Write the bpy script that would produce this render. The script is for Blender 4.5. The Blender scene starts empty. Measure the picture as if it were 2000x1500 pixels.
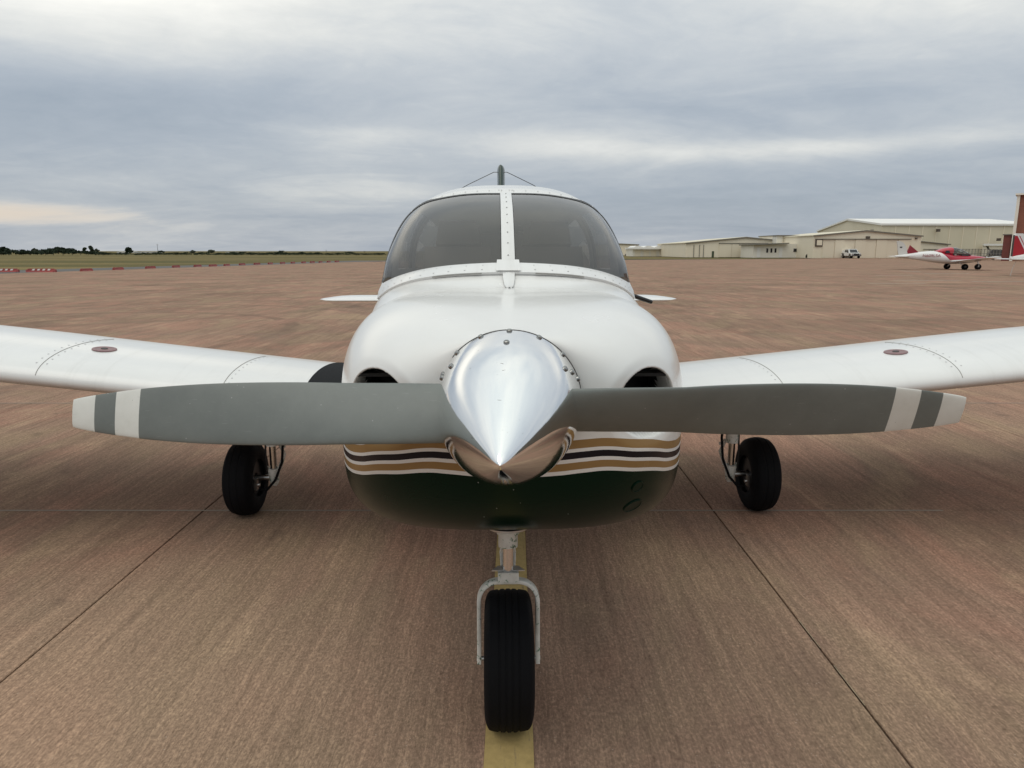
import bpy, math, random
import numpy as np
from mathutils import Vector, Matrix

PI = math.pi
R = math.radians
random.seed(7)
SC = bpy.context.scene
COL = SC.collection

# ------------------------------------------------------------------ camera
CAM_H, FPX = 1.54, 1387.0
PITCH = math.atan(260.0 / FPX)
cd = bpy.data.cameras.new('camera')
cam = bpy.data.objects.new('camera', cd)
COL.objects.link(cam)
cam.location = (0, 0, CAM_H)
cam.rotation_euler = (PI / 2 - PITCH, 0, 0)
cd.sensor_width = 36.0
cd.lens = FPX * 36.0 / 2000.0
cd.clip_start = 0.05
cd.clip_end = 6000
SC.camera = cam

# ------------------------------------------------------------------ exposure
vs = SC.view_settings
vs.view_transform = 'Standard'
vs.look = 'None'
vs.exposure = 0.10
vs.gamma = 1.0
vs.use_curve_mapping = False

# ------------------------------------------------------------------ node helpers
class NT:
    """tiny wrapper for building node trees"""
    def __init__(s, tree):
        s.t = tree
    def put(s, inp, v):
        if v is None:
            return
        if isinstance(v, bpy.types.NodeSocket):
            s.t.links.new(v, inp)
        else:
            if inp.type == 'RGBA' and len(v) == 3:
                v = (*v, 1)
            inp.default_value = v
    def n(s, typ, _out=0, _set=None, **kw):
        nd = s.t.nodes.new(typ)
        for k, v in (_set or {}).items():
            setattr(nd, k, v)
        for k, v in kw.items():
            if k[0] == 'i' and k[1:].isdigit():
                s.put(nd.inputs[int(k[1:])], v)
            else:
                s.put(nd.inputs[k.replace('_', ' ')], v)
        return nd if _out is None else nd.outputs[_out]
    def m(s, op, a, b=None, c=None, clamp=False):
        nd = s.t.nodes.new('ShaderNodeMath')
        nd.operation = op
        nd.use_clamp = clamp
        for i, v in enumerate((a, b, c)):
            if v is not None:
                s.put(nd.inputs[i], v)
        return nd.outputs[0]
    def ss(s, v, a, b, lo=0.0, hi=1.0):
        nd = s.t.nodes.new('ShaderNodeMapRange')
        nd.interpolation_type = 'SMOOTHSTEP'
        s.put(nd.inputs[0], v)
        for i, q in enumerate((a, b, lo, hi)):
            s.put(nd.inputs[1 + i], q)
        return nd.outputs[0]
    def mix(s, f, a, b, mode='MIX'):
        nd = s.t.nodes.new('ShaderNodeMix')
        nd.data_type = 'RGBA'
        nd.blend_type = mode
        s.put(nd.inputs[0], f)
        s.put(nd.inputs[6], a)
        s.put(nd.inputs[7], b)
        return nd.outputs[2]
    def sep(s, v):
        nd = s.t.nodes.new('ShaderNodeSeparateXYZ')
        s.put(nd.inputs[0], v)
        return nd.outputs
    def comb(s, x, y, z):
        nd = s.t.nodes.new('ShaderNodeCombineXYZ')
        for i, v in enumerate((x, y, z)):
            s.put(nd.inputs[i], v)
        return nd.outputs[0]
    def vscale(s, v, sc):
        nd = s.t.nodes.new('ShaderNodeVectorMath')
        nd.operation = 'MULTIPLY'
        s.put(nd.inputs[0], v)
        s.put(nd.inputs[1], sc)
        return nd.outputs[0]
    def noise(s, vec, scale, detail=4.0, rough=0.5, dist=0.0):
        return s.n('ShaderNodeTexNoise', Vector=vec, Scale=scale, Detail=detail, Roughness=rough, Distortion=dist)
    def ramp(s, f, pts, interp='LINEAR'):
        nd = s.t.nodes.new('ShaderNodeValToRGB')
        cr = nd.color_ramp
        cr.interpolation = interp
        while len(cr.elements) < len(pts):
            cr.elements.new(0.5)
        for e, (p, c) in zip(cr.elements, pts):
            e.position = p
            e.color = (*c, 1) if len(c) == 3 else c
        s.put(nd.inputs[0], f)
        return nd.outputs[0]

# ------------------------------------------------------------------ world: high overcast with broken layers
SUN_EL, SUN_AZ = R(64), R(222)          # azimuth clockwise from +Y: left of the camera and a little behind it
w = bpy.data.worlds.new('World')
SC.world = w
w.use_nodes = True
wt = w.node_tree
wt.nodes.clear()
W = NT(wt)
out = wt.nodes.new('ShaderNodeOutputWorld')
sky = wt.nodes.new('ShaderNodeTexSky')
sky.sky_type = 'NISHITA'
sky.sun_disc = False
sky.sun_elevation = SUN_EL
sky.sun_rotation = SUN_AZ
sky.altitude = 300
sky.air_density = 1.2
sky.dust_density = 2.0
gen = W.n('ShaderNodeTexCoord')
dx, dy, dz = W.sep(gen)
el = W.m('MAXIMUM', dz, 0.0)
den = W.m('ADD', el, 0.16)
px = W.m('DIVIDE', dx, den)
py = W.m('DIVIDE', dy, den)
plane = W.comb(px, py, 0.0)                                  # cloud sheet seen in perspective
n1 = W.noise(W.vscale(plane, (0.65, 0.8, 1.0)), 0.62, 6.0, 0.55, 0.5)
n2 = W.noise(W.vscale(W.comb(W.m('ADD', px, 11.3), py, 4.0), (0.6, 1.0, 1.0)), 1.5, 7.0, 0.6, 0.8)
n3 = W.noise(W.comb(px, py, 9.0), 6.5, 5.0, 0.65, 0.6)
sm = W.m('ADD', W.m('MULTIPLY', n1, 0.56), W.m('ADD', W.m('MULTIPLY', n2, 0.33), W.m('MULTIPLY', n3, 0.11)))

def bump_at(az, elv, saz, sel):
    """soft patch of the layer round a compass direction (degrees)"""
    a = W.m('ARCTAN2', dx, dy)
    e = W.m('ARCSINE', dz)
    qa = W.m('DIVIDE', W.m('SUBTRACT', a, R(az)), R(saz))
    qe = W.m('DIVIDE', W.m('SUBTRACT', e, R(elv)), R(sel))
    q = W.m('ADD', W.m('MULTIPLY', qa, qa), W.m('MULTIPLY', qe, qe))
    return W.m('POWER', 2.718, W.m('MULTIPLY', q, -1.0))

dens = W.m('MULTIPLY_ADD', sm, 0.90, 0.055)
for az, elv, saz, sel, amp in (
        (-30, 18.5, 19, 5.5, 0.44), (-30, 10.0, 15, 2.6, -0.17), (-12, 11.5, 12, 2.4, -0.06), (-12, 8.4, 6, 1.0, 0.12),
        (4, 7.9, 7, 1.0, 0.16), (22, 7.2, 15, 0.8, 0.20), (30, 17.5, 14, 4.5, 0.14), (5, 12.0, 7, 2.5, -0.07),
        (-3, 18.0, 9, 4.0, 0.06), (22, 10.5, 14, 1.6, -0.08), (16, 3.0, 16, 2.6, -0.09), (-10, 4.6, 5, 0.9, 0.08),
        (-36, 2.5, 7, 0.8, 0.22), (-20, 4.0, 14, 2.0, 0.03)):
    dens = W.m('ADD', dens, W.m('MULTIPLY', bump_at(az, elv, saz, sel), amp))
cloud = W.ramp(dens, [(0.30, (0.285, 0.335, 0.405)), (0.43, (0.365, 0.41, 0.475)), (0.54, (0.46, 0.495, 0.54)),
                      (0.66, (0.62, 0.635, 0.64)), (0.82, (0.85, 0.845, 0.82))])
warm = W.m('MULTIPLY', bump_at(-36, 2.4, 9, 0.9), W.ss(dens, 0.50, 0.66))
cloud = W.mix(W.m('MULTIPLY', warm, 0.9), cloud, (0.72, 0.63, 0.54))
# an overcast dome grows brighter towards the zenith (CIE overcast law), all round
zen = W.m('ADD', 0.98, W.m('MULTIPLY', W.m('POWER', el, 1.4), 1.6))
cloud = W.n('ShaderNodeMix', 2, {'data_type': 'RGBA', 'blend_type': 'MULTIPLY'}, i0=1.0, i6=cloud,
            i7=W.comb(W.m('MULTIPLY', zen, W.m('MULTIPLY_ADD', el, 0.05, 1.0)), zen, W.m('MULTIPLY', zen, W.m('MULTIPLY_ADD', el, -0.16, 1.0))))
below = W.ss(dz, -0.02, 0.0)
cloud = W.mix(below, (0.22, 0.17, 0.13), cloud)
bgc = W.n('ShaderNodeBackground', Color=cloud, Strength=1.0)
bgs = W.n('ShaderNodeBackground', Color=sky.outputs[0], Strength=0.10)
mixs = W.n('ShaderNodeMixShader', i0=0.90, i1=bgs, i2=bgc)
wt.links.new(mixs, out.inputs[0])

# ------------------------------------------------------------------ sun: veiled by the overcast
sl = bpy.data.lights.new('sun', 'SUN')
sl.energy = 0.68
sl.angle = R(50)
sl.color = (1.0, 0.95, 0.87)
so = bpy.data.objects.new('sun', sl)
COL.objects.link(so)
sd = Vector((math.sin(SUN_AZ) * math.cos(SUN_EL), math.cos(SUN_AZ) * math.cos(SUN_EL), math.sin(SUN_EL)))
so.rotation_euler = sd.to_track_quat('Z', 'Y').to_euler()
so.location = sd * 50

# ------------------------------------------------------------------ mesh helpers
def link(name, me, mat=None, parent=None, loc=None):
    o = bpy.data.objects.new(name, me)
    COL.objects.link(o)
    if mat is not None and len(me.materials) == 0:
        for m_ in (mat if isinstance(mat, (list, tuple)) else [mat]):
            me.materials.append(m_)
    if parent is not None:
        o.parent = parent
    if loc is not None:
        o.location = loc
    return o

def obj(name, V, F, mat, parent=None, smooth=True, loc=None, sharp=None, mi=None):
    me = bpy.data.meshes.new(name)
    me.from_pydata([tuple(map(float, v)) for v in V], [], [tuple(int(i) for i in f) for f in F])
    me.validate()
    if smooth:
        me.polygons.foreach_set('use_smooth', [True] * len(me.polygons))
        if sharp:
            me.set_sharp_from_angle(angle=R(sharp))
    o = link(name, me, mat, parent, loc)
    if mi is not None:
        me.polygons.foreach_set('material_index', mi)
    me.update()
    return o

def empty(name, loc, rz=0.0):
    o = bpy.data.objects.new(name, None)
    COL.objects.link(o)
    o.location = loc
    o.rotation_euler = (0, 0, rz)
    o.empty_display_size = 0.2
    return o

def tag(o, label=None, cat=None, group=None, kind=None):
    if label: o['label'] = label
    if cat: o['category'] = cat
    if group: o['group'] = group
    if kind: o['kind'] = kind
    return o

class MB:
    """collects simple solids into one mesh"""
    def __init__(s):
        s.V, s.F = [], []
    def add(s, V, F):
        b = len(s.V)
        s.V += [tuple(v) for v in V]
        s.F += [tuple(i + b for i in f) for f in F]
        return s
    def box(s, c, d, rot=None, taper=1.0):
        hx, hy, hz = d[0] / 2, d[1] / 2, d[2] / 2
        V = []
        for z in (-1, 1):
            k = taper if z > 0 else 1.0
            for x, y in ((-1, -1), (1, -1), (1, 1), (-1, 1)):
                v = Vector((x * hx * k, y * hy * k, z * hz))
                if rot is not None:
                    v = rot @ v
                V.append((v.x + c[0], v.y + c[1], v.z + c[2]))
        return s.add(V, [(3, 2, 1, 0), (4, 5, 6, 7), (0, 1, 5, 4), (1, 2, 6, 5), (2, 3, 7, 6), (3, 0, 4, 7)])
    def tube(s, pts, r, n=10, cap=True):
        pts = [Vector(p) for p in pts]
        rs = r if isinstance(r, (list, tuple)) else [r] * len(pts)
        b = len(s.V)
        up = None
        for i, p in enumerate(pts):
            t = (pts[min(i + 1, len(pts) - 1)] - pts[max(i - 1, 0)]).normalized()
            if up is None:
                up = Vector((0, 0, 1)) if abs(t.z) < 0.9 else Vector((1, 0, 0))
            a = t.cross(up).normalized()
            up = a.cross(t).normalized()
            for k in range(n):
                q = 2 * PI * k / n
                s.V.append(tuple(p + a * math.cos(q) * rs[i] + up * math.sin(q) * rs[i]))
        for i in range(len(pts) - 1):
            for k in range(n):
                k2 = (k + 1) % n
                s.F.append((b + i * n + k, b + i * n + k2, b + (i + 1) * n + k2, b + (i + 1) * n + k))
        if cap:
            s.F.append(tuple(b + k for k in reversed(range(n))))
            s.F.append(tuple(b + (len(pts) - 1) * n + k for k in range(n)))
        return s
    def lathe(s, prof, origin, axis, n=32, close=False):
        """prof: (radius, distance along axis)"""
        ax = Vector(axis).normalized()
        a = ax.orthogonal().normalized()
        c = ax.cross(a)
        b = len(s.V)
        o = Vector(origin)
        for r, h in prof:
            for k in range(n):
                q = 2 * PI * k / n
                s.V.append(tuple(o + ax * h + a * math.cos(q) * r + c * math.sin(q) * r))
        m_ = len(prof)
        for i in range(m_ if close else m_ - 1):
            j = (i + 1) % m_
            for k in range(n):
                k2 = (k + 1) % n
                s.F.append((b + i * n + k, b + i * n + k2, b + j * n + k2, b + j * n + k))
        return s
    def prism(s, pts, ext):
        """closed outline pts (3D) extruded by vector ext"""
        n = len(pts)
        e = Vector(ext)
        V = [tuple(p) for p in pts] + [tuple(Vector(p) + e) for p in pts]
        F = [tuple(reversed(range(n))), tuple(range(n, 2 * n))]
        F += [(i, (i + 1) % n, n + (i + 1) % n, n + i) for i in range(n)]
        return s.add(V, F)
    def build(s, name, mat, parent=None, smooth=False, sharp=40, loc=None):
        return obj(name, s.V, s.F, mat, parent, smooth, loc, sharp)

def grid_faces(nr, nc, wrap=False):
    F = []
    for i in range(nr - 1):
        for j in range(nc if wrap else nc - 1):
            j2 = (j + 1) % nc
            F.append((i * nc + j, i * nc + j2, (i + 1) * nc + j2, (i + 1) * nc + j))
    return F

def interp(x, pts):
    """smooth (monotone-ish) interpolation of tuples: pts = [(x, a, b, ...)]"""
    xs = [p[0] for p in pts]
    if x <= xs[0]: return pts[0][1:]
    if x >= xs[-1]: return pts[-1][1:]
    i = max(k for k in range(len(xs) - 1) if xs[k] <= x)
    t = (x - xs[i]) / (xs[i + 1] - xs[i])
    res = []
    for c in range(1, len(pts[0])):
        p1, p2 = pts[i][c], pts[i + 1][c]
        p0 = pts[i - 1][c] if i > 0 else p1
        p3 = pts[i + 2][c] if i + 2 < len(pts) else p2
        x0 = xs[i - 1] if i > 0 else xs[i] - (xs[i + 1] - xs[i])
        x3 = xs[i + 2] if i + 2 < len(pts) else xs[i + 1] + (xs[i + 1] - xs[i])
        h = xs[i + 1] - xs[i]
        m1 = (p2 - p0) / (xs[i + 1] - x0) * h
        m2 = (p3 - p1) / (x3 - xs[i]) * h
        t2, t3 = t * t, t * t * t
        res.append((2 * t3 - 3 * t2 + 1) * p1 + (t3 - 2 * t2 + t) * m1 + (-2 * t3 + 3 * t2) * p2 + (t3 - t2) * m2)
    return res

# ------------------------------------------------------------------ materials
def mat(name):
    m_ = bpy.data.materials.new(name)
    m_.use_nodes = True
    t = m_.node_tree
    t.nodes.clear()
    o = t.nodes.new('ShaderNodeOutputMaterial')
    return m_, NT(t), o

def pbr(name, col, rough=0.5, metal=0.0, coat=0.0, vary=0.0, vscale=8.0, bump=0.0, bscale=60.0, spec=0.5):
    m_, n, o = mat(name)
    tc = n.n('ShaderNodeTexCoord', 3)
    c = col
    rg = rough
    if vary > 0:
        f = n.noise(tc, vscale, 6.0, 0.6)
        c = n.mix(1.0, col, n.ramp(f, [(0.3, (1 - vary,) * 3), (0.7, (1 + vary * 0.4,) * 3)]), 'MULTIPLY')
        rg = n.m('MULTIPLY_ADD', f, rough * 0.5, rough * 0.75)
    nm = None
    if bump > 0:
        nm = n.n('ShaderNodeBump', Height=n.noise(tc, bscale, 5.0, 0.6), Strength=bump, Distance=0.01)
    b = n.n('ShaderNodeBsdfPrincipled', Base_Color=c, Roughness=rg, Metallic=metal, Coat_Weight=coat, Normal=nm)
    b.node.inputs['Specular IOR Level'].default_value = spec
    if coat: b.node.inputs['Coat Roughness'].default_value = 0.06
    n.t.links.new(b, o.inputs[0])
    return m_

WHITE = (0.76, 0.755, 0.735)
TAN = (0.30, 0.185, 0.075)
BLK = (0.006, 0.006, 0.012)
GREEN = (0.0015, 0.015, 0.008)

def stripe_level(n, X):
    """height of the lower white pinstripe above its mean, along the nose (paint scheme wave)"""
    ax = n.m('ABSOLUTE', X)
    nd = n.t.nodes.new('ShaderNodeFloatCurve')
    n.put(nd.inputs[1], ax)
    cv = nd.mapping.curves[0]
    pts = STRIPE
    cv.points[0].location = (pts[0][0], pts[0][1])
    cv.points[1].location = (pts[-1][0], pts[-1][1])
    for p in pts[1:-1]:
        cv.points.new(*p)
    nd.mapping.update()
    return n.m('ADD', nd.outputs[0], 0.5)

STRIPE = [(0.0, 0.513), (0.10, 0.517), (0.16, 0.522), (0.212, 0.5235), (0.283, 0.512), (0.343, 0.500), (0.39, 0.482), (0.44, 0.466), (0.5, 0.457), (1.0, 0.455)]

def airframe_paint():
    """white over dark green, with white / tan / white / black / white / tan pinstripes"""
    m_, n, o = mat('airframe_paint')
    tc = n.n('ShaderNodeTexCoord', 3)
    X, Y, Z = n.sep(tc)
    h = n.m('SUBTRACT', Z, stripe_level(n, X))
    s = n.m('DIVIDE', h, 0.1)
    c = n.ramp(n.m('MULTIPLY_ADD', s, 0.5, 0.25), [
        (0.0, GREEN), (0.25, WHITE), (0.298, TAN), (0.393, WHITE), (0.440, BLK), (0.522, WHITE), (0.566, TAN), (0.670, WHITE)], 'CONSTANT')
    f = n.noise(tc, 3.0, 8.0, 0.65)
    f2 = n.noise(tc, 6.0, 3.0, 0.6)
    c = n.mix(1.0, c, n.ramp(f, [(0.3, (0.95, 0.945, 0.935)), (0.62, (1.0, 1.0, 1.0))]), 'MULTIPLY')
    # stone chips on the chin
    ch = n.n('ShaderNodeTexVoronoi', Vector=tc, Scale=38.0)
    chip = n.m('MULTIPLY', n.m('LESS_THAN', ch, 0.055), n.m('GREATER_THAN', n.noise(tc, 9.0, 2.0), 0.56))
    chip = n.m('MULTIPLY', chip, n.m('LESS_THAN', h, 0.0))
    c = n.mix(n.m('MULTIPLY', chip, 0.6), c, (0.45, 0.47, 0.46))
    # exhaust grime low on the belly, brown film
    gr = n.m('MULTIPLY', n.ss(Z, 0.76, 0.66), n.ss(n.noise(tc, 5.0, 4.0), 0.35, 0.7))
    c = n.mix(n.m('MULTIPLY', gr, 0.5), c, (0.022, 0.018, 0.013))
    rg = n.m('MULTIPLY_ADD', f2, 0.05, 0.24)
    bp = n.n('ShaderNodeBump', Height=n.noise(tc, 2.2, 2.0, 0.4), Strength=0.10, Distance=0.03)
    b = n.n('ShaderNodeBsdfPrincipled', Base_Color=c, Roughness=rg, Coat_Weight=n.m('MULTIPLY_ADD', n.m('GREATER_THAN', h, 0.085), 0.36, 0.04), Normal=bp)
    b.node.inputs['Coat Roughness'].default_value = 0.10
    n.put(b.node.inputs['Specular IOR Level'], n.m('MULTIPLY_ADD', n.m('GREATER_THAN', h, 0.0), 0.15, 0.12))
    n.t.links.new(b, o.inputs[0])
    return m_

def white_paint():
    m_, n, o = mat('white_paint')
    tc = n.n('ShaderNodeTexCoord', 3)
    f = n.noise(n.vscale(tc, (0.4, 1.0, 1.0)), 4.0, 8.0, 0.65)
    c = n.ramp(f, [(0.3, (0.71, 0.71, 0.695)), (0.65, WHITE)])
    gr = n.noise(n.vscale(tc, (16.0, 1.1, 1.0)), 1.0, 5.0, 0.65)
    c = n.mix(n.m('MULTIPLY', n.ss(gr, 0.50, 0.78), 0.30), c, (0.52, 0.51, 0.48))
    rg = n.m('MULTIPLY_ADD', n.noise(tc, 6.0, 3.0, 0.6), 0.08, 0.26)
    bp = n.n('ShaderNodeBump', Height=n.noise(tc, 2.6, 2.0, 0.4), Strength=0.10, Distance=0.03)
    b = n.n('ShaderNodeBsdfPrincipled', Base_Color=c, Roughness=rg, Coat_Weight=0.4, Normal=bp)
    b.node.inputs['Coat Roughness'].default_value = 0.12
    n.t.links.new(b, o.inputs[0])
    return m_

def chipped_white():
    m_, n, o = mat('chipped_white')
    tc = n.n('ShaderNodeTexCoord', 3)
    f = n.noise(tc, 75.0, 6.0, 0.7)
    g = n.noise(tc, 11.0, 3.0, 0.6)
    k = n.m('ADD', f, n.m('MULTIPLY', n.m('SUBTRACT', g, 0.5), 0.55))
    c = n.ramp(n.noise(tc, 18.0, 5.0, 0.6), [(0.3, (0.54, 0.52, 0.46)), (0.65, (0.76, 0.74, 0.68))])
    c = n.mix(n.ss(k, 0.575, 0.60), c, (0.20, 0.29, 0.20))
    c = n.mix(n.ss(k, 0.645, 0.665), c, (0.055, 0.045, 0.035))
    b = n.n('ShaderNodeBsdfPrincipled', Base_Color=c, Roughness=0.45,
            Normal=n.n('ShaderNodeBump', Height=k, Strength=0.25, Distance=0.002))
    b.node.inputs['Specular IOR Level'].default_value = 0.4
    n.t.links.new(b, o.inputs[0])
    return m_

def polished():
    """spun and polished aluminium spinner"""
    m_, n, o = mat('polished_aluminium')
    tc = n.n('ShaderNodeTexCoord', 3)
    X, Y, Z = n.sep(tc)
    rings = n.noise(n.comb(0.0, Y, 0.0), 240.0, 3.0, 0.6)
    sm_ = n.noise(n.vscale(tc, (1, 0.6, 1)), 9.0, 4.0, 0.5)
    rg = n.m('ADD', n.m('MULTIPLY_ADD', sm_, 0.05, 0.02), n.m('MULTIPLY', rings, 0.04))
    bp = n.n('ShaderNodeBump', Height=n.m('ADD', n.m('MULTIPLY', rings, 0.12), n.noise(tc, 7.0, 3.0)), Strength=0.10, Distance=0.008)
    sc = n.noise(n.vscale(tc, (1, 1, 6)), 45.0, 2.0, 0.5)
    c = n.mix(n.ss(sc, 0.74, 0.78), (0.90, 0.90, 0.895), (0.35, 0.34, 0.33))
    b = n.n('ShaderNodeBsdfPrincipled', Base_Color=c, Roughness=rg, Metallic=1.0, Normal=bp)
    n.t.links.new(b, o.inputs[0])
    return m_

def glass(name, tint, refl=1.0, film=0.0):
    m_, n, o = mat(name)
    tr = n.n('ShaderNodeBsdfTransparent', Color=tint)
    gl = n.n('ShaderNodeBsdfGlossy', Color=(1, 1, 1), Roughness=0.03)
    lw = n.n('ShaderNodeFresnel', IOR=1.5)
    a = n.n('ShaderNodeMixShader', i0=n.m('MULTIPLY', lw, refl), i1=tr, i2=gl)
    if film > 0:
        tc = n.n('ShaderNodeTexCoord', 3)
        d = n.n('ShaderNodeBsdfDiffuse', Color=(0.55, 0.54, 0.51))
        k = n.m('MULTIPLY_ADD', n.noise(tc, 2.5, 2.0, 0.5), film * 0.4, film * 0.8)
        a = n.n('ShaderNodeMixShader', i0=k, i1=a, i2=d)
    n.t.links.new(a, o.inputs[0])
    return m_

def blade_paint():
    m_, n, o = mat('propeller_paint')
    tc = n.n('ShaderNodeTexCoord', 3)
    X, Y, Z = n.sep(tc)
    r = X                                                     # each blade's own X runs from hub to tip
    f = n.noise(tc, 12.0, 8.0, 0.7)
    g = n.ramp(f, [(0.3, (0.132, 0.146, 0.137)), (0.7, (0.165, 0.180, 0.168))])
    wt_ = n.ramp(f, [(0.3, (0.60, 0.60, 0.55)), (0.7, (0.70, 0.70, 0.66))])
    r2 = r
    a = n.m('GREATER_THAN', r2, 0.916)
    b_ = n.m('MULTIPLY', n.m('GREATER_THAN', r2, 0.815), n.m('LESS_THAN', r2, 0.869))
    c = n.mix(n.m('ADD', a, b_, clamp=True), g, wt_)
    sc = n.noise(n.vscale(tc, (2.0, 20.0, 20.0)), 14.0, 3.0, 0.6)
    c = n.mix(n.m('MULTIPLY', n.ss(sc, 0.66, 0.72), 0.25), c, (0.3, 0.31, 0.30))
    nk = n.n('ShaderNodeTexVoronoi', Vector=tc, Scale=55.0)
    c = n.mix(n.m('MULTIPLY', n.m('LESS_THAN', nk, 0.07), n.m('GREATER_THAN', f, 0.56)), c, (0.33, 0.33, 0.32))
    b = n.n('ShaderNodeBsdfPrincipled', Base_Color=c, Roughness=n.m('MULTIPLY_ADD', f, 0.2, 0.34))
    n.t.links.new(b, o.inputs[0])
    return m_

def concrete():
    """reddish broom-finished apron concrete; all wear lies in world metres"""
    m_, n, o = mat('apron_concrete')
    P = n.n('ShaderNodeNewGeometry', 0)
    X, Y, Z = n.sep(P)
    rnd = n.n('ShaderNodeObjectInfo', 5)
    big = n.noise(P, 0.35, 5.0, 0.55, 0.4)
    mid = n.noise(n.vscale(P, (1.0, 0.5, 1.0)), 1.9, 7.0, 0.65, 0.6)
    hue = n.noise(n.vscale(P, (1.0, 0.6, 1.0)), 0.9, 5.0, 0.6, 0.8)
    warp = n.vscale(n.n('ShaderNodeTexNoise', 1, Vector=P, Scale=3.0, Detail=2.0), (0.05, 0.03, 0.0))
    Q = n.t.nodes.new('ShaderNodeVectorMath')
    Q.operation = 'ADD'
    n.put(Q.inputs[0], P)
    n.put(Q.inputs[1], warp)
    Q = Q.outputs[0]
    groove = n.noise(n.vscale(Q, (120.0, 15.0, 1.0)), 1.0, 3.0, 0.7, 0.25)      # short broken broom marks
    line = n.noise(n.vscale(Q, (34.0, 0.9, 1.0)), 1.0, 4.0, 0.65, 0.2)          # longer faint drag lines
    fine = n.noise(n.vscale(P, (1.0, 0.5, 1.0)), 120.0, 3.0, 0.75)
    grit = n.noise(P, 55.0, 5.0, 0.75)
    far = n.noise(n.vscale(P, (0.05, 0.5, 1.0)), 1.0, 6.0, 0.65, 0.6)
    c = n.ramp(big, [(0.30, (0.150, 0.108, 0.082)), (0.50, (0.200, 0.144, 0.110)), (0.70, (0.250, 0.176, 0.132))])
    c = n.mix(n.m('MULTIPLY', n.ss(hue, 0.45, 0.65), 0.75), c, (0.255, 0.160, 0.122))
    c = n.mix(n.m('MULTIPLY', n.ss(hue, 0.50, 0.33), 0.75), c, (0.220, 0.172, 0.120))
    c = n.mix(n.m('MULTIPLY', n.ss(mid, 0.50, 0.72), 0.8), c, (0.275, 0.208, 0.148))
    c = n.mix(n.m('MULTIPLY', n.ss(mid, 0.46, 0.28), 0.42), c, (0.140, 0.108, 0.092))
    c = n.mix(n.m('MULTIPLY', n.ss(far, 0.42, 0.70), 0.20), c, (0.158, 0.110, 0.086))
    band = n.noise(n.vscale(Q, (5.5, 0.22, 1.0)), 1.0, 4.0, 0.6, 0.3)
    c = n.mix(1.0, c, n.ramp(band, [(0.32, (0.90, 0.895, 0.89)), (0.5, (1.0, 1.0, 1.0)), (0.68, (1.11, 1.105, 1.09))]), 'MULTIPLY')
    # paler patch of pavement left of the nose wheel, fading outward
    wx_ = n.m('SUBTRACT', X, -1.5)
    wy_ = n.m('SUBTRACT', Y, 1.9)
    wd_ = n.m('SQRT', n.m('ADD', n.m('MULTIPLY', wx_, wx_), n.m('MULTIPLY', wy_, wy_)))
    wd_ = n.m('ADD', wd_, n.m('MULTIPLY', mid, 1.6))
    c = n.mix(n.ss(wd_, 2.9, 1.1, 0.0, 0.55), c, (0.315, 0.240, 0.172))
    k = n.m('ADD', n.m('ADD', n.m('MULTIPLY', groove, 0.45), n.m('MULTIPLY', line, 0.40)), n.m('ADD', n.m('MULTIPLY', fine, 0.70), n.m('MULTIPLY', grit, 0.45)))
    c = n.mix(1.0, c, n.ramp(n.m('MULTIPLY', k, 0.5), [(0.34, (0.40, 0.39, 0.38)), (0.50, (1.0, 1.0, 1.0)), (0.62, (1.75, 1.74, 1.70))]), 'MULTIPLY')
    sp = n.n('ShaderNodeTexVoronoi', Vector=P, Scale=42.0)
    spk = n.m('MULTIPLY', n.m('LESS_THAN', sp, 0.10), n.m('GREATER_THAN', n.noise(P, 14.0, 2.0), 0.55))
    c = n.mix(n.m('MULTIPLY', spk, 0.5), c, (0.42, 0.38, 0.33))
    # old tyre marks: curved scuffs left by turning aircraft
    for cx, cy, rad, wd, am in ((-9.0, 13.5, 4.6, 0.22, 0.30), (-9.4, 13.9, 6.9, 0.2, 0.24), (-16.0, 26.0, 13.0, 0.35, 0.22), (14.0, 30.0, 21.0, 0.4, 0.20)):
        ddx, ddy = n.m('SUBTRACT', X, cx), n.m('SUBTRACT', Y, cy)
        d = n.m('SQRT', n.m('ADD', n.m('MULTIPLY', ddx, ddx), n.m('MULTIPLY', ddy, ddy)))
        d = n.m('ABSOLUTE', n.m('SUBTRACT', d, rad))
        mk = n.m('MULTIPLY', n.ss(d, wd, wd * 0.4), n.ss(mid, 0.3, 0.65))
        c = n.mix(n.m('MULTIPLY', mk, am * 1.6), c, (0.085, 0.066, 0.056))
    st = n.noise(n.vscale(P, (1.0, 0.7, 1.0)), 3.3, 3.0, 0.5)
    c = n.mix(n.m('MULTIPLY', n.ss(st, 0.66, 0.74), 0.35), c, (0.075, 0.058, 0.048))
    dp = n.n('ShaderNodeTexVoronoi', Vector=n.vscale(P, (1.0, 0.8, 1.0)), Scale=2.1)
    drip = n.m('MULTIPLY', n.ss(dp, 0.065, 0.03), n.m('GREATER_THAN', hue, 0.52))
    c = n.mix(n.m('MULTIPLY', drip, 0.5), c, (0.06, 0.047, 0.040))
    c = n.mix(1.0, c, n.ramp(rnd, [(0.0, (0.90, 0.90, 0.895)), (1.0, (1.08, 1.075, 1.07))]), 'MULTIPLY')
    c = n.mix(1.0, c, (CONC * 1.08, CONC * 0.985, CONC * 0.93), 'MULTIPLY')
    bp = n.n('ShaderNodeBump', Height=k, Strength=0.55, Distance=0.006)
    b = n.n('ShaderNodeBsdfPrincipled', Base_Color=c, Roughness=0.9, Normal=bp)
    b.node.inputs['Specular IOR Level'].default_value = 0.08
    n.t.links.new(b, o.inputs[0])
    return m_

CONC = 1.17

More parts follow.
